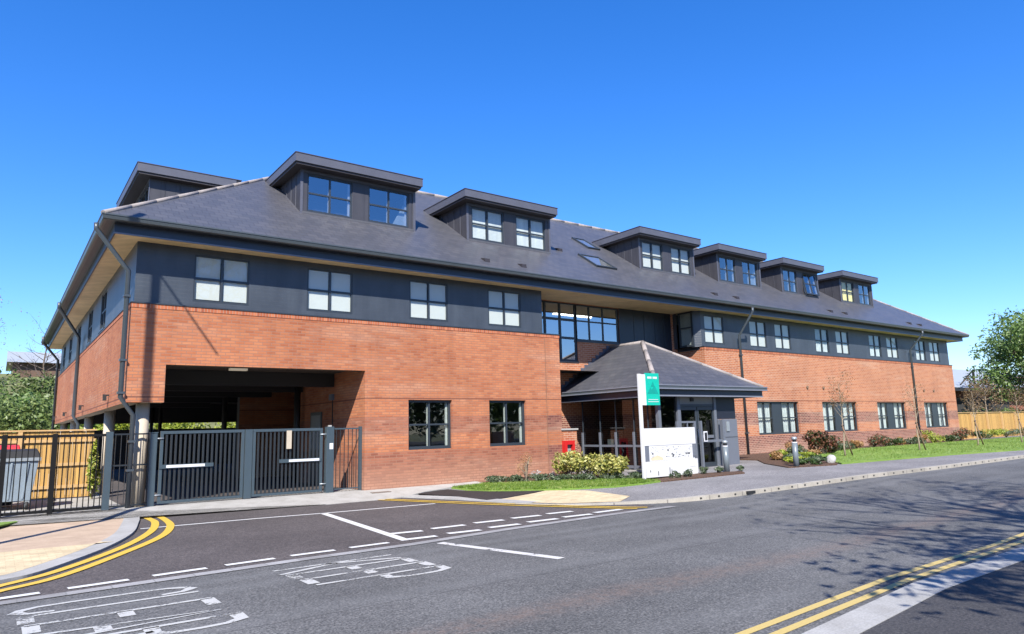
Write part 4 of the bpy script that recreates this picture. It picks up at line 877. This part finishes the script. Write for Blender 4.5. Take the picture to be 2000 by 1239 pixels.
def timber_fence(name, pts, z0, z1, label, rails=True, grp=None):
    f = empty(name, (*pts[0], 0), label, 'fence'); m = MB(); r = MB(); c = MB(); ps = []
    for (xa, ya), (xb, yb) in zip(pts, pts[1:]):
        d = Vector((xb-xa, yb-ya)); L = d.length; d /= L; n = Vector((d.y, -d.x)); nb = int(L/.1)
        for k in range(nb):
            p = Vector((xa, ya))+d*(k*.1+.05); jig = ((k*7) % 5-2)*.004
            q = [p-d*.046, p+d*.046, p+d*.046+n*.018, p-d*.046+n*.018]; m.prism([(v.x, v.y) for v in q], z0, z1+jig, TIM)
        for z in (z0+.3, (z0+z1)/2, z1-.25):
            a = Vector((xa, ya))+n*.02; b = Vector((xb, yb))+n*.02; q = [a, b, b+n*.05, a+n*.05]; r.prism([(v.x, v.y) for v in q], z-.04, z+.04, TIMP) if rails else None
        a = Vector((xa, ya))-n*.02; b = Vector((xb, yb))-n*.02; q = [a, b, b+n*.09, a+n*.09]; c.prism([(v.x, v.y) for v in q], z1+.01, z1+.05, TIMP)
        k = 0
        while k <= L:
            p = Vector((xa, ya))+d*k+n*.08; ps.append(p); k += 2.4
    m.build('boards', f); c.build('capping', f)
    if rails: r.build('rails', f)
    for p in ps: MB().box(p.x-.05, p.x+.05, p.y-.05, p.y+.05, z0, z1, TIMP).build('post', f)
    return f
timber_fence('timber_fence', [(-9, 4.8), (-.05, 4.8)], .08, 1.86, 'golden timber board fence screening the bin store behind the black railing')
timber_fence('timber_fence', [(44.5, .3), (75, .3)], .3, 1.88, 'new golden timber board fence running right from the far brick corner', rails=False)

# ------------------------------------------------------------ bins
def bigbin(x, y, label, lidm, sc=1.0):
    b = empty('wheeled_bin', (x, y, .06), label, 'bin')
    w1, w0, d1, d0 = .66, .55, .5, .4
    m = MB(); m.extr([(x-w0, y-d0, .26), (x+w0, y-d0, .26), (x+w0, y+d0, .26), (x-w0, y+d0, .26)], [(x-w1, y-d1, 1.16), (x+w1, y-d1, 1.16), (x+w1, y+d1, 1.16), (x-w1, y+d1, 1.16)], BINB)
    for k in (-.4, -.13, .13, .4): m.extr([(x+k-.02, y-d0-.02, .3), (x+k+.02, y-d0-.02, .3), (x+k+.02, y-d0, .3), (x+k-.02, y-d0, .3)], [(x+k*1.15-.02, y-d1-.03, 1.13), (x+k*1.15+.02, y-d1-.03, 1.13), (x+k*1.15+.02, y-d1, 1.13), (x+k*1.15-.02, y-d1, 1.13)], BINB)
    m.build('container', b, bevel=.02); MB().box(x-w1-.04, x+w1+.04, y-d1-.04, y+d1+.04, 1.165, 1.24, GAL).build('rim', b)
    m = MB(); m.extr([(x-w1-.03, y-d1-.03, 1.245), (x+w1+.03, y-d1-.03, 1.245), (x+w1+.03, y+d1, 1.245), (x-w1-.03, y+d1, 1.245)], [(x-w1+.02, y-.35, 1.40), (x+w1-.02, y-.35, 1.40), (x+w1-.02, y+.35, 1.44), (x-w1+.02, y+.35, 1.44)], lidm); m.build('lid', b, bevel=.02)
    for sx in (-1, 1):
        for sy in (-1, 1):
            m = MB(); cx, cy = x+sx*(w0-.06), y+sy*(d0-.04); m.tube([(cx-.03, cy, .15), (cx+.03, cy, .15)], .09, RUB, 14); m.tube([(cx-.034, cy, .15), (cx+.034, cy, .15)], .045, GAL, 10); m.box(cx-.05, cx+.05, cy-.03, cy+.03, .2, .265, GAL); m.build('wheel', b)
    return b
bigbin(-2.13, 2.3, 'large galvanised four-wheeled waste bin with black lid behind the black railing', RUB)
def smallbin(x, y, label):
    b = empty('wheelie_bin', (x, y, .06), label, 'bin'); m = MB(); m.extr([(x-.22, y-.25, .1), (x+.22, y-.25, .1), (x+.22, y+.25, .1), (x-.22, y+.25, .1)], [(x-.29, y-.33, 1.3), (x+.29, y-.33, 1.3), (x+.29, y+.33, 1.3), (x-.29, y+.33, 1.3)], RUB); m.build('body', b)
    m = MB(); m.extr([(x-.31, y-.36, 1.30), (x+.31, y-.36, 1.30), (x+.31, y+.36, 1.32), (x-.31, y+.36, 1.32)], [(x-.27, y-.30, 1.50), (x+.27, y-.30, 1.50), (x+.27, y+.3, 1.54), (x-.27, y+.3, 1.54)], REDP); m.build('lid', b, bevel=.02)
    MB().box(x-.2, x+.05, y-.38, y-.362, 1.34, 1.40, REFL).build('sticker', b)
    return b
smallbin(-2.1, 3.3, 'bin with bright red lid, standing behind the galvanised bin')

# ------------------------------------------------------------ signs, bollards, stone
s = empty('flag_sign', (12.25, -4.4, g(12.2)), 'tall white post with a white and turquoise green banner sign', 'sign')
MB().box(12.14, 12.235, -4.46, -4.40, .1, 3.06, BOARD).build('post', s)
MB().box(12.235, 12.42, -4.45, -4.42, 2.18, 3.05, BOARD).build('white_panel', s)
m = MB(); m.box(12.42, 12.98, -4.455, -4.42, 2.18, 3.09, GREEN)
for k in range(9):
    if k == 4: continue
    m.box(12.50+k*.045, 12.535+k*.045, -4.461, -4.456, 2.93, 2.99, BOARD)
m.box(12.48, 12.92, -4.461, -4.456, 2.27, 2.285, BOARD); m.box(12.5, 12.9, -4.461, -4.456, 2.33, 2.345, BOARD)
m.poly([(12.47, -4.458, 2.5), (12.93, -4.458, 2.5), (12.78, -4.458, 2.74), (12.66, -4.458, 2.62), (12.6, -4.458, 2.68)], GRND); m.poly([(12.62, -4.4585, 2.70), (12.78, -4.4585, 2.70), (12.72, -4.4585, 2.86)], GRND); m.build('banner', s)
s = empty('display_board', (13.3, -4.5, g(13.3)), 'wide white hoarding with a plan strip between two white boards, on short timber legs', 'board')
for x in (12.30, 13.35, 14.38): MB().box(x-.035, x+.035, -4.40, -4.34, .03, 1.5, TIMP if x < 14 else BOARD).build('leg', s)
MB().box(12.24, 14.42, -4.46, -4.42, 1.05, 1.53, BOARD).build('upper_board', s)
m = MB(); m.box(12.42, 14.27, -4.45, -4.42, .62, 1.045, BOARD)
random.seed(5)
for k in range(120):
    x = random.uniform(12.46, 14.2); z = random.uniform(.68, 1.0)
    if 13.0 < x < 13.1: continue
    wv = random.uniform(.01, .07); m.box(x, x+wv, -4.4535, -4.4505, z, z+random.uniform(.006, .02), INK if random.random() < .8 else INKD)
for x, z in ((13.17, .88), (13.37, .7), (13.40, .74), (13.34, .77), (13.95, .76), (14.03, .76), (14.09, .76), (12.53, .8)): m.box(x, x+.05, -4.456, -4.4536, z, z+.05, INKD)
m.poly([(12.48, -4.4538, .64), (12.98, -4.4538, .64), (12.98, -4.4538, .70), (12.74, -4.4538, .78), (12.48, -4.4538, .70)], BEIGE); m.build('plan_panel', s)
MB().box(12.24, 12.415, -4.45, -4.42, .62, 1.045, GREYM).build('grey_panel', s); MB().box(14.275, 14.42, -4.45, -4.42, .70, 1.045, GREYM).build('grey_panel', s)
m = MB(); m.box(12.26, 14.46, -4.465, -4.42, .18, .615, BOARD)
for k in range(10): m.box(14.1+k*.025, 14.115+k*.025, -4.469, -4.4655, .38+.01*(k % 3), .40+.01*(k % 3), INK)
for x, z, h in ((12.40, .32, .06), (12.72, .22, .12), (13.2, .2, .22), (13.28, .2, .16)): m.box(x, x+.03, -4.469, -4.4655, z, z+h, INKD)
m.build('lower_board', s)
for x, y, lab in ((15.38, -4.78, 'grey steel bollard light with white head bands in front of the entrance doors'), (17.68, -5.64, 'grey steel bollard light standing alone at the edge of the planting bed')):
    z = g(x); b = empty('bollard', (x, y, z), lab, 'bollard', 'bollards by the entrance path')
    m = MB(); m.tube([(x, y, z), (x, y, z+.74)], .085, BOLL, 20); m.build('shaft', b); m = MB(); m.tube([(x, y, z+.74), (x, y, z+.77)], .08, REFL, 20); m.tube([(x, y, z+.77), (x, y, z+.84)], .055, BEAM, 16); m.build('light_slot', b)
    m = MB(); m.tube([(x, y, z+.84), (x, y, z+.90), (x, y, z+.93)], [.085, .085, .05], GAL, 20); m.build('head', b)
bpy.ops.mesh.primitive_ico_sphere_add(subdivisions=3, radius=.16, location=(0, 0, 0)); o = bpy.context.object; o.name = 'marker_stone'; o.data.name = 'marker_stone'; o.data.materials.append(STONE)
random.seed(2)
for v in o.data.vertices: v.co.x *= .75; v.co.z = max(v.co.z, -.12)*1.0; v.co *= 1+random.uniform(-.04, .04); v.co.x += v.co.z*.3
o.location = (19.5, -5.75, g(19.5)+.13); tag(o, 'pale grey stone block at the corner of bed and lawn', 'stone')

# ------------------------------------------------------------ plants
def leaves(name, centers, radii, n, size, mat, seed, parent=None, flat=0.0, mats=None):
    rs = np.random.RandomState(seed); c = np.array(centers, float); r = np.array(radii, float)
    if r.ndim == 1: r = np.repeat(r[:, None], 3, 1)
    w_ = r.prod(1); w_ = w_/w_.sum(); k = rs.choice(len(c), n, p=w_)
    d = rs.normal(size=(n, 3)); d /= np.linalg.norm(d, axis=1)[:, None]; rad = rs.uniform(.35, 1, n)**.6
    p = c[k]+d*rad[:, None]*r[k]
    nrm = d+rs.normal(size=(n, 3))*.7; nrm[:, 2] += .3; nrm /= np.linalg.norm(nrm, axis=1)[:, None]
    t1 = np.cross(nrm, rs.normal(size=(n, 3))); t1 /= np.linalg.norm(t1, axis=1)[:, None]; t2 = np.cross(nrm, t1)
    s = size*rs.uniform(.6, 1.35, n)[:, None]
    V = np.stack([p-t1*s, p-t2*s*.45, p+t1*s, p+t2*s*.45], 1).reshape(-1, 3)
    me = bpy.data.meshes.new(name); me.vertices.add(4*n); me.vertices.foreach_set('co', V.ravel()); me.loops.add(4*n); me.loops.foreach_set('vertex_index', np.arange(4*n)); me.polygons.add(n)
    me.polygons.foreach_set('loop_start', np.arange(n)*4); me.polygons.foreach_set('loop_total', np.full(n, 4)); me.update(); me.validate()
    for q in (mats or [mat]): me.materials.append(q)
    if mats: me.polygons.foreach_set('material_index', (rs.rand(n)*len(mats)).astype(int))
    o = bpy.data.objects.new(name, me); C.objects.link(o)
    if parent: o.parent = parent; o.location = -parent.location
    return o
def branches(m, base, top, r, seed, n=14, spread=1.0, start=.35, mat=BARK, sub=3, tips=None, up=.5):
    rs = random.Random(seed); base = Vector(base); top = Vector(top); H = (top-base).length
    pts = [base.lerp(top, k/6)+Vector((rs.uniform(-1, 1), rs.uniform(-1, 1), 0))*H*.012*(k > 0) for k in range(7)]
    m.tube(pts, [r*(1-.8*k/6) for k in range(7)], mat, 8)
    for i in range(n):
        t = start+(1-start)*(i+.5)/n; k = t*6; p = pts[int(k)].lerp(pts[min(6, int(k)+1)], k-int(k)); a = i*2.4+rs.uniform(-.4, .4); L = spread*(1-.55*abs(t-.5)*1.2)*rs.uniform(.6, 1.1)
        e = p+Vector((math.cos(a)*L, math.sin(a)*L, L*up*rs.uniform(.6, 1.6))); mid = p.lerp(e, .5)+Vector((0, 0, -.06*L)); rr = r*(1-.8*t)*.6
        m.tube([p, mid, e], [rr, rr*.65, rr*.25], mat, 5, False)
        if tips is not None: tips.append(e); tips.append(mid.lerp(e, .5))
        for j in range(sub):
            b = a+rs.uniform(-1.1, 1.1); q = mid.lerp(e, rs.uniform(.1, .8)); L2 = L*rs.uniform(.3, .6); e2 = q+Vector((math.cos(b)*L2, math.sin(b)*L2, L2*rs.uniform(.2, 1.2))); m.tube([q, e2], [rr*.4, rr*.12], mat, 4, False)
            if tips is not None: tips.append(e2)
    return m
def tree(name, x, y, z, H, R, tr, mat, nl, ls, seed, label, group=None, cat='tree', bark=BARK, nb=22, start=.3, cr=.6, up=.5, sub=3):
    T = empty(name, (x, y, z), label, cat, group); m = MB(); tips = []
    branches(m, (x, y, z-.1), (x+.1*R, y, z+H*.9), tr, seed, nb, R, start, bark, sub, tips, up); m.build('trunk', T, recalc=False)
    if nl:
        rr = random.Random(seed+5); leaves('crown', [tuple(t) for t in tips], [(cr*rr.uniform(.6, 1.25),)*3 for _ in tips], nl, ls, mat, seed, T)
    return T
def shrub(name, x, y, R, H, mat, nl, ls, seed, label, cat='shrub', group=None, z=None, lump=9, stem=True, mats=None, bark=BARK, wx=1.0):
    z = pav(x, y) if z is None else z; T = empty(name, (x, y, z), label, cat, group); rs = random.Random(seed); cs = []; rd = []
    for k in range(lump):
        a = rs.uniform(0, 6.28); q = R*rs.uniform(.1, .75); hz = H*rs.uniform(.3, .78); cs.append((x+math.cos(a)*q*wx, y+math.sin(a)*q, z+hz)); s_ = rs.uniform(.28, .45); rd.append((R*s_*1.1, R*s_*1.1, H*s_*.75))
    if stem:
        m = MB()
        for c in cs: m.tube([(x, y, z), ((x*.6+c[0]*.4), (y*.6+c[1]*.4), z+(c[2]-z)*.6), c], [.02, .014, .006], bark, 5, False)
        m.build('stem', T, recalc=False)
    leaves('foliage', cs, rd, nl, ls, mat, seed, T, mats=mats); return T
# by the entrance
for x, y, lab, sd, R, H in ((11.75, -1.7, 'yellow variegated shrub, leftmost of the three, in front of the red cabinet', 1, .62, .85), (11.85, -2.6, 'yellow variegated shrub, middle of the three beside the grass strip', 2, .62, .82), (12.12, -3.3, 'yellow variegated shrub, rightmost of the three nearest the white board', 3, .60, .74)):
    shrub('variegated_shrub', x, y, R, H, L_YEL, 1200, .055, sd, lab, group='yellow variegated shrubs by the entrance', lump=12)
shrub('wispy_shrub', 10.9, -.75, .42, .98, L_ORG, 420, .022, 9, 'thin wispy bronze shrub against the brick wall left of the yellow shrubs', lump=12, bark=TWIG)
for k, (x, y) in enumerate(((9.75, -.8), (10.2, -1.25), (10.65, -1.75), (11.0, -2.3), (11.4, -2.9), (11.9, -3.5), (12.3, -4.0))):
    shrub('low_plant', x, y, .42, .24, L_SAGE, 900, .035, 20+k, 'low grey green ground plant, '+('first', 'second', 'third', 'fourth', 'fifth', 'sixth', 'last')[k]+' from the left in the row edging the grass strip', 'plant', 'low plants edging the grass strip', stem=False, lump=10)
for k, (x, y, mt, R, H, lab) in enumerate(((11.1, -.95, L_WHITE, .2, .25, 'clump of white flowers low beside the wispy shrub'), (11.55, -1.25, L_WHITE, .18, .22, 'clump of white flowers under the leftmost yellow shrub'))):
    shrub('white_flowers', x, y, R, H, mt, 200, .03, 30+k, lab, 'flowers', stem=False)
for k, (x, y, lab) in enumerate(((13.1, -4.75, 'small dark green plant in the mulch before the left half of the white board'), (13.5, -4.85, 'small dark green plant in the mulch under the middle of the white board'), (14.35, -4.75, 'small dark green plant in the mulch just right of the white board'), (14.85, -4.85, 'small spiky green plant in the mulch between white board and bollard'), (15.65, -5.1, 'low spreading green plant at the right end of the mulch strip'))):
    shrub('small_plant', x, y, .2, .26 if k < 4 else .16, L_SAGE, 240, .035, 40+k, lab, 'plant', 'small plants in the mulch strip', lump=5)
# right bed
shrub('red_shrub', 24.1, -2.9, .72, .92, L_RED, 2600, .06, 51, 'large round red leaved shrub left of the first young tree', mats=[L_RED, L_RED, L_DARK], lump=14, group='red leaved shrubs along the right wing')
shrub('red_shrub', 31.2, -1.3, .8, .65, L_RED, 700, .06, 52, 'low spreading red leaved shrub under the third pair of ground floor windows', mats=[L_RED, L_RED, L_SAGE], group='red leaved shrubs along the right wing')
shrub('red_shrub', 41.7, -1.0, .7, .85, L_RED, 800, .06, 53, 'red leaved shrub right of the far downpipe', mats=[L_RED, L_RED, L_SAGE], group='red leaved shrubs along the right wing')
rs = random.Random(77)
spec = [(20.35, -3.2, L_ORG, .35, .35, 'orange tipped low plant at the foot of the near downpipe', 'small_plant'), (21.2, -2.9, L_LIME, .45, .32, 'lime green low plant next to the orange tipped plant', 'small_plant'), (19.9, -4.1, L_SAGE, .45, .28, 'grey green ground plant behind the lone bollard', 'small_plant'), (19.1, -4.9, L_LIME, .5, .26, 'bright lime ground plant between lone bollard and pale stone', 'small_plant'), (18.5, -5.5, L_DARK, .45, .22, 'dark ground plant right at the foot of the lone bollard', 'small_plant'), (19.0, -5.4, L_SAGE, .4, .22, 'grey green ground plant left of the pale stone', 'small_plant'),
    (22.2, -2.9, L_SAGE, .5, .5, 'grey green bush left of the large red shrub', 'small_bush'), (23.0, -2.3, L_ORG, .45, .55, 'bronze grassy bush behind the large red shrub', 'small_bush'), (26.2, -1.9, L_DARK, .8, .35, 'dark green low bush right of the first young tree', 'small_bush'), (28.2, -1.4, L_SAGE, .7, .45, 'grey green bush left of the spreading red shrub', 'small_bush'), (33.2, -1.3, L_DARK, .7, .4, 'dark green low bush right of the spreading red shrub', 'small_bush'), (35.6, -1.2, L_SAGE, .7, .4, 'grey green low bush beside the second young tree', 'small_bush'), (38.0, -1.1, L_LIME, .7, .7, 'lime green bush left of the far downpipe', 'small_bush'), (39.8, -1.1, L_DARK, .8, .4, 'dark green low bush beneath the far downpipe', 'small_bush'),
    (44.2, -1.1, L_DARK, .7, .5, 'dark green bush at the far brick corner', 'small_bush'), (46.9, -.6, L_LIME, 1.0, .6, 'lime green bush before the left end of the timber fence', 'small_bush'), (49.6, -.6, L_SAGE, 1.1, .6, 'grey green bush before the middle of the timber fence', 'small_bush'), (52.6, -.6, L_DARK, 1.1, .65, 'dark green bush before the right end of the timber fence', 'small_bush')]
spec += [(20.9, -3.6, L_SAGE, .4, .22, 'grey green mat of ground cover behind the bright lime plant', 'small_plant'), (21.7, -3.6, L_LIME, .5, .26, 'lime green mat between grey green bush and lawn edge', 'small_plant'), (20.5, -4.7, L_DARK, .5, .2, 'dark mat of ground cover left of the lawn corner', 'small_plant'), (22.6, -3.3, L_ORG, .35, .3, 'orange brown tuft just left of the large red shrub', 'small_plant'), (25.3, -2.3, L_SAGE, .4, .35, 'sage green tuft just right of the large red shrub', 'small_plant'), (29.6, -1.3, L_ORG, .35, .5, 'tall straw coloured tuft left of the spreading red shrub', 'small_plant'), (34.4, -1.1, L_ORG, .3, .45, 'straw coloured tuft right of the spreading red shrub', 'small_plant'), (37.0, -1.0, L_ORG, .35, .55, 'straw coloured tuft left of the lime green bush', 'small_plant')]
for k, (x, y, mt, R, H, lab, nm) in enumerate(spec): shrub(nm, x, y, R, H, mt, 700, .05, 100+k, lab, 'plant' if nm == 'small_plant' else 'bush', lump=9)
YT = [(23.0, -4.35, 2.95, 'first and tallest young tree with stake, in front of the second pair of windows'), (27.9, -4.8, 2.8, 'second young tree with stake, just left of the far downpipe'), (33.7, -4.8, 2.75, 'third young bronze budded tree with stake, in front of the timber fence'), (38.1, -5.1, 2.7, 'fourth young tree with stake at the right edge')]
for k, (x, y, H, lab) in enumerate(YT):
    z = g(x)+.03; T = tree('young_tree', x, y, z, H, .42, .036, L_BUD, (800, 300, 1000, 1000)[k], .028, 60+k, lab, 'young trees on the lawn', bark=TWIG, nb=16, start=.5, cr=.22, up=1.1)
    S_ = empty('tree_stake', (x+.3, y-.1, z), 'short brown stake leaning beside '+('the tallest young tree', 'the second young tree', 'the third young tree', 'the rightmost young tree')[k], 'stake', 'stakes of the young trees')
    m = MB(); m.tube([(x+.32, y-.12, z-.05), (x-.08, y-.02, z+1.15)], .028, STAKE, 8); m.build('stake_shaft', S_); m = MB(); m.tube([(x-.10, y-.02, z+1.1), (x+.07, y, z+1.12)], .03, RUB, 8); m.build('tie', S_)
# grass blades on the lawns
def blades(polys, n, seed, zf, h=.05):
    rs = np.random.RandomState(seed); out = []
    for poly in polys:
        P_ = np.array(poly); lo = P_.min(0); hi = P_.max(0); q = rs.uniform(lo, hi, (n*3, 2)); x, y = q[:, 0], q[:, 1]; ins = np.zeros(len(q), bool); j = len(P_)-1
        for i in range(len(P_)):
            xi, yi = P_[i]; xj, yj = P_[j]; c = ((yi > y) != (yj > y)) & (x < (xj-xi)*(y-yi)/(yj-yi+1e-12)+xi); ins ^= c; j = i
        out.append(q[ins][:n])
    q = np.concatenate(out); n = len(q); z = np.array([zf(a, b) for a, b in q]); a = rs.uniform(0, 6.28, n); hh = h*rs.uniform(.5, 1.4, n); wd = .006+.004*rs.rand(n)
    b = np.column_stack([q, z]); dx = np.column_stack([np.cos(a)*wd, np.sin(a)*wd, np.zeros(n)]); tip = np.column_stack([rs.normal(size=n)*.02, rs.normal(size=n)*.02, hh])
    V = np.stack([b-dx, b+dx, b+tip], 1).reshape(-1, 3); me = bpy.data.meshes.new('grass'); me.vertices.add(3*n); me.vertices.foreach_set('co', V.ravel()); me.loops.add(3*n); me.loops.foreach_set('vertex_index', np.arange(3*n)); me.polygons.add(n)
    me.polygons.foreach_set('loop_start', np.arange(n)*3); me.polygons.foreach_set('loop_total', np.full(n, 3)); me.update(); me.validate(); me.materials.append(L_GR)
    o = bpy.data.objects.new('grass', me); C.objects.link(o); return tag(o, 'short bright green mown grass', 'grass', kind='stuff')
L_GR = leafm('grass_blade', (.11, .21, .02), (.22, .36, .04), (.42, .48, .14), .9)
blades([[(8.27, -.65), (8.53, -2.16), (9.63, -3.86), (10.63, -4.83), (11.54, -5.0), (12.2, -5.0), (12.0, -3.4), (10.9, -2.4), (10.1, -1.6), (9.5, -.65)], [(19.3, -6.2), (23.79, -6.95), (29.62, -7.8), (60, -8.5), (60, -1.6), (44, -1.6), (30, -1.5), (24.5, -2.3), (21, -4.3)]], 26000, 3, off(pav, .045))

# ------------------------------------------------------------ background, right
bb = empty('brick_hall', (85, 16, 0), 'far brick hall with white sheet roof and dark openings behind the timber fence', 'building')
m = MB(); m.box(72, 130, 13, 34, 0, 4.6, plain('far_brick', (.30, .10, .06), .9, var=.2)); m.build('wall', bb); m = MB(); m.box(77, 92, 12.9, 13.02, .2, 3.7, DARK); m.build('bay_opening', bb)
m = MB(); m.extr([(71, 12, 4.65), (71, 23, 8.3), (71, 35, 4.65)], [(131, 12, 4.65), (131, 23, 8.3), (131, 35, 4.65)], RTILE); m.box(71, 131, 11.8, 11.98, 4.3, 4.65, BEAM); m.build('roof', bb)
m = MB(); m.box(79.0, 79.16, 11.4, 11.6, 0, 6.5, BEAM); m.tube([(75.6, 11.5, 4.9), (79.08, 11.5, 6.45)], .07, BEAM); m.tube([(79.08, 11.5, 6.5), (92, 11.5, 6.7)], .06, BEAM); m.build('steel_frame', bb)
tree('broadleaf_tree', 70.5, 3.4, 0, 9.0, 3.9, .28, L_TREE, 15000, .15, 201, 'large spring green tree rising behind the timber fence at the right edge', nb=34, start=.3, cr=.95, up=.28, cat='tree')
tree('broadleaf_tree', 79, 4.0, 0, 11.0, 4.6, .3, L_TREE, 9000, .18, 202, 'taller green tree behind the large tree, mostly beyond the right edge', nb=26, start=.3, cr=1.3, up=.3)
tree('round_bare_tree', 58.6, 3.5, 0, 4.6, 1.1, .08, L_BUD, 1500, .07, 203, 'small bronze round headed tree behind the fence, nearest the brick corner', nb=18, cr=.4, group='small bronze trees behind the timber fence', bark=TWIG)
tree('round_bare_tree', 66.5, 2.0, 0, 4.6, 1.2, .08, L_BUD, 1500, .07, 204, 'small bronze round headed tree behind the fence at the right edge', nb=18, cr=.4, group='small bronze trees behind the timber fence', bark=TWIG)
for k, x in enumerate((60, 62.6, 65.2, 67.8, 70.4)): shrub('clipped_hedge', x, 4.5, 1.6, 2.25, L_TREE, 1500, .1, 300+k, 'clipped hedge bush over the timber fence, '+('first', 'second', 'third', 'fourth', 'last')[k]+' counting from the brick corner', 'hedge', 'hedge bushes behind the timber fence', z=0, lump=14)
# white van roof behind the fence
v = empty('white_van', (53.2, 5, 0), 'white vehicle whose pale roof shows over the timber fence', 'van')
m = MB(); m.extr([(51.6, 4.2, .5), (55.2, 4.2, .5), (55.2, 4.2, 1.6), (54.4, 4.2, 2.25), (52, 4.2, 2.3), (51.6, 4.2, 1.6)], [(51.6, 5.9, .5), (55.2, 5.9, .5), (55.2, 5.9, 1.6), (54.4, 5.9, 2.25), (52, 5.9, 2.3), (51.6, 5.9, 1.6)], WHT); m.build('body', v, bevel=.08)
m = MB(); m.box(52.1, 54.2, 4.18, 4.199, 1.6, 2.1, BEAM); m.build('side_window', v)
for x in (52.3, 54.5): 
    m = MB(); m.tube([(x, 4.15, .35), (x, 4.4, .35)], .34, RUB, 18); m.build('wheel', v)
# ------------------------------------------------------------ background, left and behind
slab('hillside', [(-60, 34), (60, 34), (60, 70), (-60, 70)], lambda x, y: 0, EARTH)
bpy.data.objects['hillside'].data.vertices.foreach_set('co', np.array([(q.co.x, q.co.y, -.1 if q.co.y < 40 else 7.2) for q in bpy.data.objects['hillside'].data.vertices]).ravel())
kk = 0; rs = random.Random(8)
for row, (yy, zz, hh, rn) in enumerate(((33, 0, 4.4, 'lowest'), (37.5, .6, 4.5, 'middle'), (42, 1.4, 4.7, 'topmost'))):
    for i, pn in enumerate(('at the left edge', 'second from the left edge', 'third from the left edge', 'next to the brick side wall')):
        mt, tn = ((L_HILL, 'olive green'), (L_TREE, 'mid green'), (L_HILL, 'yellow green'), (L_TREE, 'dark green'))[(i+row) % 4]
        shrub('hillside_bush', -8.2+i*3.5+rs.uniform(-.5, .5)+row*.6, yy+rs.uniform(-1, 1), 2.5, hh*rs.uniform(.85, 1.12), mt, 2600, .15, 400+kk, f'{tn} bush, {rn} row of the far bank, {pn}', 'bush', 'bushes of the green bank behind the building', z=zz, lump=16); kk += 1
hb = empty('pale_roofed_shed', (0, 52, 0), 'shed with pale sheet roof showing above the green bank at far left', 'shed')
m = MB(); m.box(-1.6, 14, 50, 58, 0, 8.0, plain('shed_wall', (.16, .10, .07), .9)); m.build('wall', hb); m = MB(); m.extr([(-2, 49.5, 7.9), (-2, 54, 9.2), (-2, 58.5, 7.9)], [(15, 49.5, 7.9), (15, 54, 9.2), (15, 58.5, 7.9)], RTILE); m.build('roof', hb)
tree('bare_tree', -5.2, 44, 3, 10.3, 2.6, .16, L_BLOS, 1500, .07, 501, 'bare mauve budded tree at the far left edge above the bank', nb=26, cr=.8, group='bare trees above the bank')
tree('bare_tree', .2, 46, 3, 7.6, 2.2, .12, L_BLOS, 260, .06, 502, 'thin bare tree in front of the pale roofed shed', nb=22, cr=.8, group='bare trees above the bank')
shrub('yellow_bush', -.14, 3.9, .2, 1.5, L_LIME, 900, .06, 601, 'upright yellow green bush between the timber fence and the second column', 'bush', z=.06, lump=10, mats=[L_LIME, L_YEL])
w3 = empty('boundary_wall', (6, 25, 0), 'dark low wall at the back of the covered car park beneath the bright bushes', 'wall'); MB().box(-.5, 14, 24.9, 25.1, 0, 2.12, BEAM).build('panel', w3)
for k, (x, y) in enumerate(((3, 31), (7, 31.5), (11, 31))): shrub('lit_bush', x, y, 2.4, 3.6, L_LIME, 2200, .14, 620+k, ('leftmost', 'middle', 'rightmost')[k]+' bright green bush seen through the covered car park', 'bush', 'bright bushes behind the covered car park', z=0, lump=14)
# ------------------------------------------------------------ behind the camera: trees and pole that cast the shadows seen on road and wall
def shadowtree(x, y, H, R, seed, nl, lab, cr, nb=30, start=.45):
    tree('street_tree', x, y, 0, H, R, .22, L_TREE, nl, .11, seed, lab, 'street trees behind the viewpoint', nb=nb, start=start, cr=cr, up=.45, sub=5)
shadowtree(4.6, -21.6, 13.0, 3.8, 701, 500, 'tall sparse street tree on the near pavement', .35, 44)
shadowtree(6.9, -23.6, 14.5, 2.8, 702, 900, 'second street tree on the near pavement, further back', .5, 20, .55)
shadowtree(2.6, -20.9, 8.0, 2.0, 703, 2000, 'short leafy street tree on the near pavement', .6, 22, .5)
t = empty('telegraph_pole', (-3.43, -5, 0), 'tall grey pole on the left pavement beyond the left edge', 'pole')
m = MB(); m.tube([(-3.43, -5, 0), (-3.43, -5, 12.2)], .088, GAL, 16); m.build('pole_shaft', t); m = MB(); m.tube([(-3.43, -5, 11.75), (-1.9, -5, 9.62)], .024, GAL, 8); m.build('arm', t)

for k in range(11):  # unseen tree row, added to darken what the windows reflect
    x = -46+k*11.5; z = g(x)
    shrub('added_tree_mass', x, -44-(k % 3)*2, 6.8, 8.5+(k*5 % 4)*.8, L_DARK if k % 2 else L_TREE, 1800, .42, 800+k, ('dark' if k % 2 else 'mid')+' green tree mass added across the road behind the viewpoint, '+('first', 'second', 'third', 'fourth', 'fifth', 'sixth', 'seventh', 'eighth', 'ninth', 'tenth', 'last')[k]+' from the left', 'tree', 'trees added across the road', z=z, lump=16)

# overall reflectance, so that exposure can sit where the sky and the sunlit walls both match
ALB = .66
for mt in MATS.values():
    t = mt.node_tree
    for n in list(t.nodes):
        if n.type in ('BSDF_PRINCIPLED', 'BSDF_TRANSLUCENT'):
            k = n.inputs['Base Color' if n.type == 'BSDF_PRINCIPLED' else 'Color']
            if k.is_linked:
                src = k.links[0].from_socket; r = mix(t, 1.0, src, (ALB, ALB, ALB), 'MULTIPLY'); link(t, r, k)
            else: k.default_value = tuple(c*ALB for c in k.default_value[:3])+(1,)
